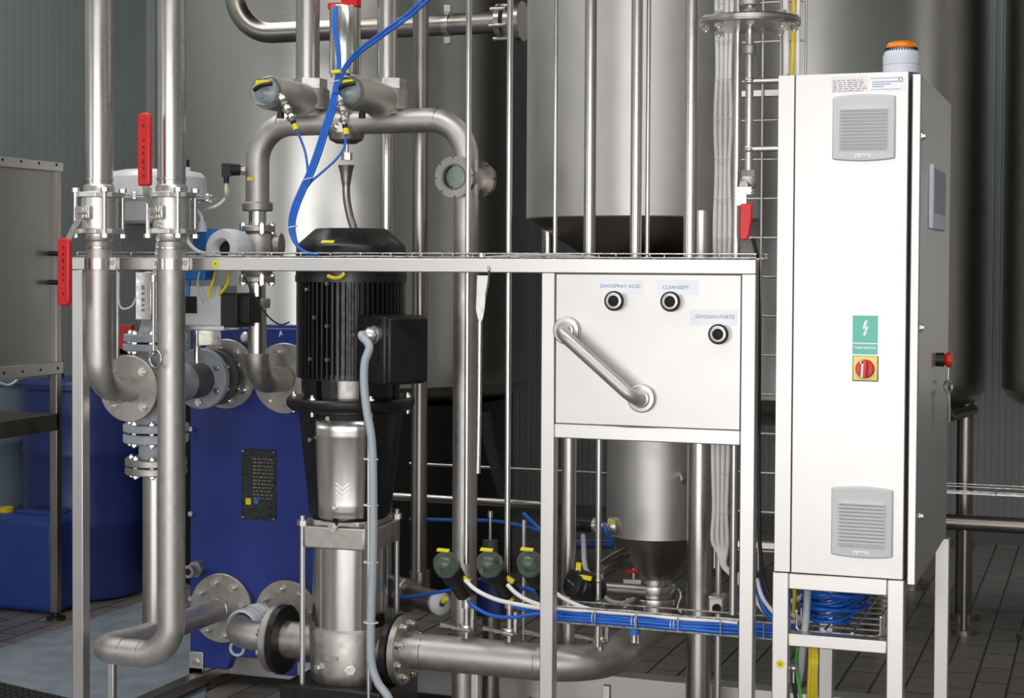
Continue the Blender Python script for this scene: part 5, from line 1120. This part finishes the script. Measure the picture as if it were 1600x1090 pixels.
for y, r, h in ((78, 11, 15), (5, 16, 8), (20, 10, 9)):
    g = MB(); z = P(1172, y, YFg).z; g.lathe([(0, z-h*k/2), (r*k*.9, z-h*k/2), (r*k, z-h*k/2+.002), (r*k, z+h*k/2-.002), (r*k*.9, z+h*k/2), (0, z+h*k/2)], (X, YFg, 0), ZA, 28); mesh('coupling', g, 'cast_steel', t)
for y in (127, 233):
    z = P(1172, y, YFg).z; g = MB(); g.cyl((X, YFg, z), (xa+.001, YFg, z), 4.6*k, seg=16); g.lathe([(0, 0), (.016, 0), (.016, .005), (0, .005)], (xa-.004, YFg, z), (1, 0, 0), 24); g.sphere((X, YFg, z), 8*k, 20); mesh('side_arm', g, 'pipe_steel', t)
z0 = P(1172, 285, YFg).z; t = thing('tap_valve', 'small tap with a red lever ending the thin line beside the cabinet', 'valve', (X, YFg, P(1166, 376, YFg).z))
g = MB(); g.hexa((X, YFg, z0+9*k), ZA, 12*k, 10*k); g.sphere((X, YFg, z0), 14*k, 24, sq=1.1); g.hexa((X, YFg, z0-18*k), ZA, 11*k, 8*k); g.cyl((X-.004, YFg-.05, z0-6*k), (X, YFg, z0-6*k), 7*k, seg=20); mesh('body', g, 'cast_steel', t)
g = MB(); g.obox((X-.004, YFg-.05, z0-14*k), (1, 0, 0), (0, 1, 0), ZA, 13*k, .003, 6*k); g.cyl((X-.02, YFg-.056, z0-14*k), (X-.02, YFg-.046, z0-14*k), 4*k, seg=12); g.cyl((X+.014, YFg-.056, z0-14*k), (X+.014, YFg-.046, z0-14*k), 4*k, seg=12); g.obox((X-.008, YFg-.054, z0-26*k), (1, 0, 0), (0, 1, 0), ZA, 8*k, .0025, 11*k); mesh('lever', g, 'zinc', t, .001)
pl = [(1157, 318), (1176, 318), (1175, 345), (1171, 368), (1168, 374), (1161, 376), (1156, 372), (1156, 350)]; pts = [P(x, y, YFg-.058) for x, y in pl]
g = MB(); g.prism([(p.x, p.z) for p in pts][::-1], -.007, .007, (0, YFg-.058, 0), (1, 0, 0), (0, 0, 1)); mesh('grip', g, 'red_grip', t, .004)
cable('black_hose', 'thin black hose dropping from the red-levered tap beside the panel', 'cable_black', [(1176, 372, .2), (1182, 395, .2), (1185, 430, .22), (1186, 560, .25), (1186, 760, .25), (1188, 860, .22), (1196, 915, .18), (1212, 945, .14)], .0055, cat='hose')

# ================================================================== CABINET STAND WIRING
a = P(1243, 996, .02); b = P(1375, 1002, .02); zz = zst+.004
wire_tray('wire_tray', 'shallow wire tray resting on the cross rail of the cabinet stand', (a.x, .03, zz), (a.x, .60, zz), b.x-a.x, .045, .075, r=.0032, along=(1, 0, 0))
t = thing('hose_coil', 'coiled tangle of blue air hoses in the wire tray under the cabinet', 'hose', (a.x+.09, .2, zz))
rr = random.Random(4); cx = (a.x+b.x)/2-.042; cy = .26
for i in range(13):
    rx = .080+rr.uniform(-.022, .014); ry = .19+rr.uniform(-.03, .02); zb2 = zz+.012+.006*i*1.0; ph = rr.uniform(-.6, .6); pts = []
    for j in range(30):
        q = 2*PI*j/29*.93+ph; pts.append(V((cx+rx*math.cos(q)+.004*math.sin(5*q+i), cy+ry*math.sin(q)+.006*math.cos(4*q+i), zb2+.008*math.sin(2*q+i)+.028*max(0, math.sin(q))*(1 if i > 6 else .4))))
    g = MB(); g.tube(smooth(pts, 2), .0056, 10); mesh('loop', g, 'cable_blue', t)
cable('white_cable', 'white cable looping over the blue coil under the cabinet', 'cable_white', [(1270, 925, .30), (1281, 930, .24), (1288, 945, .18), (1284, 960, .14), (1270, 967, .10), (1250, 966, .12), (1240, 960, .16)], .0085)
cable('white_cable', 'white cable bowing in from the ladder past the stand post', 'cable_white', [(1183, 905, .20), (1190, 930, .16), (1203, 950, .14), (1222, 968, .12), (1248, 972, .12)], .006)
cable('white_cable', 'short white cable behind the stand post above the coil', 'cable_white', [(1228, 940, .2), (1240, 938, .18), (1252, 932, .18), (1262, 918, .22)], .0075)
cable('blue_hose', 'blue hose curving from the ladder into the cabinet stand', 'cable_blue', [(1184, 905, .22), (1187, 930, .2), (1197, 955, .17), (1216, 972, .14), (1245, 980, .12)], .0085, cat='hose')
cable('blue_hose', 'second blue hose just inside the curve at the stand post', 'cable_blue', [(1188, 910, .24), (1192, 930, .22), (1203, 950, .2), (1222, 966, .17), (1250, 974, .14)], .0075, cat='hose')
cable('grey_hose', 'thick pale grey hose dropping past the coil inside the stand', 'hose_grey', [(1262, 908, .05), (1261, 940, .02), (1258, 980, .02), (1254, 1015, .03), (1251, 1045, .05), (1247, 1066, .07)], .0098, cat='hose', seg=18)
cable('earth_wire', 'green and yellow earth wire at the stand post near its sticker', 'cable_green', [(1247, 1012, .06), (1244, 1030, .04), (1243, 1042, .03), (1248, 1068, .03), (1254, 1110, .04)], .0048, cat='wire')
cable('earth_wire', 'dark wire running down with the green wire by the stand post', 'cable_black', [(1240, 1046, .025), (1241, 1070, .025), (1246, 1110, .03)], .006, cat='wire')
g = MB(); c = P(1240, 1043, .02); g.sphere(c, .011, 16); g.cyl(c+V((0, 0, -.04)), c, .004, seg=10); solo('wire_lug', g, 'zinc', 'silver lug joining the wires at the stand post', 'lug')
for i, (x, y0) in enumerate(((1268, 1012), (1272, 1010), (1276, 1014))):
    cable('yellow_cable', 'yellow cable hanging in a narrow loop below the stand tray', 'cable_yellow', [(x-2, y0-14, .10), (x-2+i, y0+14, .08), (x-3+i, 1050, .07), (x-5+i*2, 1090, .07), (x-7+i*2, 1125, .08)], .0058, group='yellow cables hanging under the stand tray')
cable('yellow_cable', 'yellow-green cable end showing under the cabinet floor beside the grey hose', 'cable_yellow', [(1241, 905, .16), (1242, 930, .15), (1241, 958, .15), (1246, 974, .16)], .006)

# ================================================================== LEFT BACKGROUND: RACK, DRUMS, JUG, MAT
q = PZ(97, 968, 0); XK = q.x; YK2 = q.y; Y0K = -.35
def kz(py, px=104): return PX(px, py, XK).z
t = thing('wash_rack', 'stainless rack with a tall back sheet and drip rails along the side wall', 'rack', (XK-.3, .7, 0))
z_t, z_tb = PX(113, 255, XK).z, PX(113, 270, XK).z; z_s, z_sb = PX(108, 564, XK).z, PX(108, 583, XK).z
def kbar(name, lo, hi, m='frame_steel', bev=.003, parent=None):
    g = MB(); g.box(lo, hi); return mesh(name, g, m, parent or t, bev)
kbar('back_sheet', (XK-.035, Y0K, z_sb+.01), (XK-.030, YK2, z_t-.004), 'rack_steel', 0)
rl = kbar('top_rail', (XK-.03, Y0K, z_tb), (XK-.01, YK2+.03, z_t), 'frame_steel')
kbar('top_lip', (XK-.16, Y0K, z_t-.004), (XK-.012, YK2+.03, z_t), 'frame_steel', .001)
sl = kbar('shelf_rail', (XK-.028, Y0K, z_sb), (XK-.005, YK2+.02, z_s), 'frame_steel')
kbar('shelf', (XK-.55, Y0K, z_sb+.02), (XK-.028, YK2+.02, z_sb+.03), 'dark_steel', 0)
for i in range(9):
    for par, z, x in ((rl, (z_t+z_tb)/2+.008, XK-.01), (sl, (z_s+z_sb)/2, XK-.005)):
        g = MB(); g.cyl((x-.002, YK2-.02-i*.12, z), (x+.0015, YK2-.02-i*.12, z), .006, seg=12); mesh('rivet', g, 'bore_black', par)
for x in (XK-.03, XK-.55):
    for y in (YK2, Y0K+.03):
        g = MB(); g.box((x-.018, y-.018, .03), (x+.018, y+.018, z_t-.01 if x > XK-.1 else z_sb)); mesh('post', g, 'dark_steel', t, .003)
        g = MB(); g.cyl((x, y, 0), (x, y, .012), .04, seg=20); g.cyl((x, y, .01), (x, y, .035), .012, seg=14); mesh('foot', g, 'black_plastic', t)
zr0, zr1 = PX(96, 672, XK).z, PX(96, 645, XK).z
kbar('lower_rail', (XK-.05, Y0K, zr0), (XK-.012, YK2, zr1), 'dark_steel'); kbar('lower_shelf', (XK-.55, Y0K, zr1-.012), (XK-.05, YK2, zr1-.002), 'dark_steel', 0)
for py in (396, 441):
    p = PX(87, py, XK); g = MB(); g.cyl((XK-.03, p.y, p.z), (XK+.02, p.y, p.z), .010, seg=14); mesh('peg', g, 'black_plastic', t)
g = MB(); g.tube(smooth([PX(-30, 478, XK-.05), PX(0, 490, XK-.05), PX(16, 510, XK-.05), PX(26, 538, XK-.05), PX(30, 568, XK-.05)]), .006, 12); solo('white_hose', g, 'white_tape', 'thin white hose arching over the rack shelf at the side wall', 'hose')
g = MB(); g.tube(smooth([PX(-20, 590, XK+.0), PX(0, 598, XK+.0), PX(14, 601, XK+.0), PX(26, 594, XK+.0)]), .005, 10); solo('white_hose', g, 'white_tape', 'loop of thin white hose hanging under the rack shelf', 'hose')
# drums
def drum(name, label, pxc, hw, ybot, ytop, m, lid=True):
    f = PZ(pxc, ybot, 0); k = (f-CAM).dot(FWD)/F; R_ = hw*k*1.03; vdir = V((f.x-CAM.x, f.y-CAM.y, 0)).normalized(); c = V((f.x, f.y, 0))+vdir*R_
    H = (CAM.z-(ytop-415)*((c-CAM).dot(FWD))/F); t = thing(name, label, 'drum', (c.x, c.y, 0))
    g = MB(); g.lathe([(0, 0), (R_*.93, 0), (R_*.99, .012), (R_, .04), (R_, H*.33), (R_*1.015, H*.345), (R_, H*.36), (R_, H*.66), (R_*1.015, H*.675), (R_, H*.69), (R_, H-.05), (R_*.97, H-.02), (R_*.9, H), (0, H)], c, ZA, 56); mesh('body', g, m, t)
    g = MB(); g.ring((c.x, c.y, H-.035), ZA, R_*.96, R_*1.02, .022, 56); mesh('rim', g, m, t)
    for s in (-1, 1):
        g = MB(); g.cyl((c.x+s*R_*.55, c.y, H-.004), (c.x+s*R_*.55, c.y, H+.022), .035, seg=24); mesh('bung', g, m, t)
    return c, R_, H
drum('plastic_drum', 'dark blue plastic drum standing behind the end post of the frame', 131, 91, 942, 594, 'drum_blue')
drum('plastic_drum', 'pale grey-blue plastic drum under the rack by the side wall', -42, 82, 905, 590, 'pale_drum')
f = PZ(45, 958, 0); t = thing('jerrycan', 'blue plastic jerrycan with a yellow cap on the floor under the rack', 'jerrycan', (f.x, f.y, 0))
kk = (f-CAM).dot(FWD)/F; hj = 152*kk; xr_ = PX(88, 900, f.x).x; XJ1 = P(86, 950, f.y).x; XJ0 = XJ1-.36
g = MB(); g.box((XJ0, f.y, .004), (XJ1, f.y+.21, hj)); jb = mesh('body', g, 'jug_blue', t, .032); jb.modifiers['edge'].segments = 4
g = MB(); g.box((XJ0+.11, f.y+.07, hj-.01), (XJ1-.03, f.y+.15, hj+.012)); mesh('handle', g, 'jug_blue', t, .01)
g = MB(); xc_ = P(8, 800, f.y+.08).x; g.cyl((xc_, f.y+.08, hj-.01), (xc_, f.y+.08, hj+.02), .036, seg=28); mesh('cap', g, 'cable_yellow', t)
a = PZ(-40, 1068, 0); b = PZ(104, 1092, 0)
g = MB(); q0 = PZ(112, 1099, 0); q1 = PZ(-20, 1068, 0); pp = [V((q1.x-.25, q1.y+.02, 0)), V((q1.x, q1.y, 0)), V((q0.x, q0.y, 0)), V((q0.x, q0.y-.55, 0)), V((q1.x-.25, q0.y-.55, 0))]
g.prism([(p.x, p.y) for p in pp][::-1], .006, .018, (0, 0, 0), (1, 0, 0), (0, 1, 0)); mt_ = solo('rubber_mat', g, 'rubber', 'black nubbed rubber mat on the floor at the bottom corner', 'mat')
g = MB(); c0 = PZ(20, 1090, 0)
for i in range(14):
    for j in range(9):
        f_ = (i+.5)/14; p = pp[1].lerp(pp[2], f_)+V((0, -.03-j*.033, .018))
        if True: g.lathe([(.011, 0), (.009, .006), (0, .008)], p, ZA, 8)
nb = mesh('nubs', g, 'rubber', mt_); nb['kind'] = 'stuff'

# ================================================================== RIGHT BACKGROUND
YRb = 2.5
def hpipe(name, label, px0, px1, py, w, Y, m, cat='pipe', extra=0):
    a = P(px0, py, Y); z = P((px0+px1)/2, py, Y).z; b = P(px1, py, Y); k = mpp((px0+px1)/2, Y)
    t = thing(name, label, cat, ((a.x+b.x)/2, Y, z)); g = MB(); g.cyl((a.x, Y, z), (b.x+extra, Y, z), w/2*k, seg=24); mesh('run', g, m, t); return t
t = hpipe('floor_pipe', 'dark horizontal pipe low along the ribbed back wall beside the cabinet', 1400, 1640, 817, 25, 2.6, 'dark_steel')
for px in (1508, 1610):
    c = P(px, 817, 2.6); g = MB(); g.cyl((c.x, 2.6, 0), (c.x, 2.6, c.z), .014, seg=14); g.cyl((c.x, 2.6, 0), (c.x, 2.6, .02), .05, seg=20); mesh('pipe_stand', g, 'dark_steel', t)
c = P(1508, 700, 2.9); g = MB(); g.cyl((c.x, 2.9, 0), (c.x, 2.9, P(1508, 625, 2.9).z), 13*mpp(1508, 2.9), seg=28); g.cyl((c.x, 2.9, 0), (c.x, 2.9, .03), 26*mpp(1508, 2.9), seg=28)
mesh('leg', g, 'dark_steel', bpy.data.objects['storage_tank.001'])
g = MB(); k = mpp(1490, 2.6); g.tube(fillet([P(1476, 625, 2.6), P(1476, 652, 2.6), P(1520, 640, 2.9)], .07, 8), 9*k, 20); mesh('outlet_bend', g, 'dark_steel', bpy.data.objects['storage_tank.001'])
a = P(1440, 768, 2.72); b = P(1660, 768, 2.72); wire_tray('wire_tray', 'thin wire tray fixed to the tank leg low before the ribbed back wall', (a.x, 2.72, a.z), (b.x, 2.72, a.z), .09, .03, .30, r=.0018, along=(0, 1, 0))
# ================================================================== BEHIND THE MANIFOLD
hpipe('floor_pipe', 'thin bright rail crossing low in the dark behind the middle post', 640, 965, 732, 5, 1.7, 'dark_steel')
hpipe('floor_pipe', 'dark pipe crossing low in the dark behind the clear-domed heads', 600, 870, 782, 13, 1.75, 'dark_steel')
g = MB(); g.obox((P(772, 710, 1.66)), (.28, 0, -.96), (0, 1, 0), (.96, 0, .28), .17, .02, .022); solo('strut', g, 'black_paint', 'black slanting strut in the dark behind the thin pipes', 'strut')
Yc = .62
cable('blue_hose', 'blue hose stretched across the dark behind the thin pipes', 'cable_blue', [(640, 811, Yc+.2), (700, 812, Yc+.2), (760, 813, Yc+.15), (800, 818, Yc+.1), (850, 830, Yc)], .0058, cat='hose', group='blue hoses behind the manifold')
cable('blue_hose', 'blue hose slanting down to the middle post behind the clear domes', 'cable_blue', [(818, 802, Yc+.1), (830, 814, Yc+.08), (846, 828, Yc+.05), (870, 838, Yc)], .0075, cat='hose', group='blue hoses behind the manifold')
k = mpp(770, Yc)
t = thing('dosing_pump', 'dark dosing pump with a blue housing behind the middle clear dome', 'pump', P(768, 968, Yc))
g = MB(); a = P(768, 962, Yc); g.box((a.x-22*k, Yc-.03, a.z), (a.x+22*k, Yc+.09, P(768, 902, Yc).z)); mesh('housing', g, 'drum_blue', t, .008)
g = MB(); g.cyl((a.x, Yc, P(768, 906, Yc).z), (a.x, Yc, P(768, 870, Yc).z), 18*k, seg=28); g.cyl((a.x-.006, Yc, P(768, 870, Yc).z), (a.x-.006, Yc, P(768, 844, Yc).z), 12*k, seg=24); mesh('cylinder', g, 'dark_grey_paint', t)
g = MB(); g.cyl((a.x-.006, Yc, P(768, 846, Yc).z), (a.x-.006, Yc, P(768, 802, Yc).z), 2.4*k, seg=12); g.cyl((a.x-.006, Yc, P(768, 808, Yc).z), (a.x-.006, Yc, P(768, 798, Yc).z), 4*k, seg=12); mesh('rod', g, 'zinc', t)
g = MB(); g.cyl((a.x, Yc, 0), (a.x, Yc, a.z+.002), .03, seg=16); mesh('foot', g, 'dark_steel', t)
vpipe('thin_pipe', 'pale stub pipe standing behind the thin pipes next to the middle post', 821, 8, Yc, 812, 1000, 'frame_steel')
# black head with clear end cap pointing at the cone vessel
t = thing('pneumatic_head', 'black pneumatic head lying level beside the cone vessel, clear cap toward it', 'actuator', P(930, 835, .55))
Y5 = .55; k = mpp(930, Y5); a = P(902, 818, Y5); b = P(972, 815, Y5)
g = MB(); g.cyl((a.x, Y5, a.z), (a.x+26*k, Y5, a.z), 12*k, seg=28); mesh('black_body', g, 'black_plastic', t)
g = MB(); g.cyl((a.x+26*k, Y5, a.z), (a.x+31*k, Y5, a.z), 11*k, seg=24); g.cyl((a.x+31*k, Y5, a.z), (a.x+55*k, Y5, a.z), 4*k, seg=16); mesh('stem', g, 'frame_steel', t)
g = MB(); g.lathe([(9*k, 52*k), (13*k, 53*k), (14*k, 60*k), (13*k, 66*k), (8*k, 70*k), (0, 71*k), (0, 52*k)], (a.x, Y5, a.z), (1, 0, 0), 28); cp = mesh('end_cap', g, 'frame_steel', t)
g = MB(); c = V((a.x+60*k, Y5-13*k, a.z+8*k)); g.obox(c, (1, 0, 0), (0, 1, .4), (0, -.4, 1), .010, .002, .006); mesh('yellow_tag', g, 'yellow_tag', cp)
g = MB(); a2 = P(902, 849, .62); b2 = P(957, 849, .62); g.cyl(a2, b2, 8.5*mpp(930, .62), seg=24); solo('blue_sleeve', g, 'drum_blue', 'thick dark blue sleeve lying level below the lying black head', 'sleeve')
cable('blue_hose', 'blue hose dropping from the clear cap beside the cone vessel', 'cable_blue', [(944, 818, .5), (948, 832, .5), (955, 842, .52), (954, 852, .55)], .006, cat='hose', group='blue hoses behind the manifold')
cable('white_hose', 'pale hose hooking down behind the black capped head below the panel', 'white_tape', [(911, 836, .50), (912, 856, .46), (913, 876, .42), (917, 892, .40), (928, 900, .38), (942, 901, .38)], .008, cat='hose')
cable('white_cable', 'pale cable running from the thin pipe toward the vessel collar', 'cable_white', [(940, 928, .34), (950, 936, .34), (962, 941, .36), (976, 941, .40), (990, 935, .5)], .006)
t = hpipe('floor_pipe', 'dull grey pipe stub joining the outlet of the cone vessel', 935, 1012, 921, 26, .86, 'dark_steel')
g = MB(); a = P(936, 880, .62); b = P(978, 874, .8)
for s in (0, .03): g.tube([P(936, 894, .5)+V((0, 0, s)), P(950, 884, .6)+V((0, 0, s)), P(982, 868, .8)+V((0, 0, s))], .006, 10)
g.obox((P(958, 880, .65)), (P(982, 868, .8)-P(936, 894, .5)).normalized(), (0, 0, 1), (P(982, 868, .8)-P(936, 894, .5)).normalized().cross(V(ZA)), .10, .014, .003); solo('steel_bracket', g, 'dark_steel', 'slanting steel bracket between the thin pipe and the cone vessel', 'bracket')
t = thing('lever_valve', 'tiny red-handled valve just left of the cone vessel outlet', 'valve', P(990, 912, .7))
t['label'] = 'tiny red-handled valve at the foot of the cone vessel'
g = MB(); p = P(990, 905, .7); g.box((p.x-.03, .68, p.z-.012), (p.x+.03, .74, p.z+.004)); g.cyl(p, p+V((0, 0, .035)), .006, seg=12); mesh('body', g, 'frame_steel', t, .002)
g = MB(); p = P(988, 892, .7); g.obox(p, (1, 0, .1), (0, 1, 0), (-.1, 0, 1), .022, .008, .006); mesh('grip', g, 'red_grip', t, .002)
g = MB(); g.box((P(1107, 955, .62).x, .60, P(1118, 957, .62).z), (P(1133, 955, .62).x, .68, P(1118, 930, .62).z)); bx_ = solo('junction_box', g, 'frame_steel', 'pale box behind the bundle end near the cabinet-side frame post', 'box', bev=.008)
g = MB(); p = P(1120, 950, .6); g.cyl(p, p+V((0, -.006, 0)), .014, seg=16); mesh('port', g, 'bore_black', bx_)
vpipe('thin_post', 'pale slim post behind the white cables below the white panel', 1127, 10, .66, 866, 1200, 'frame_steel', cat='post')
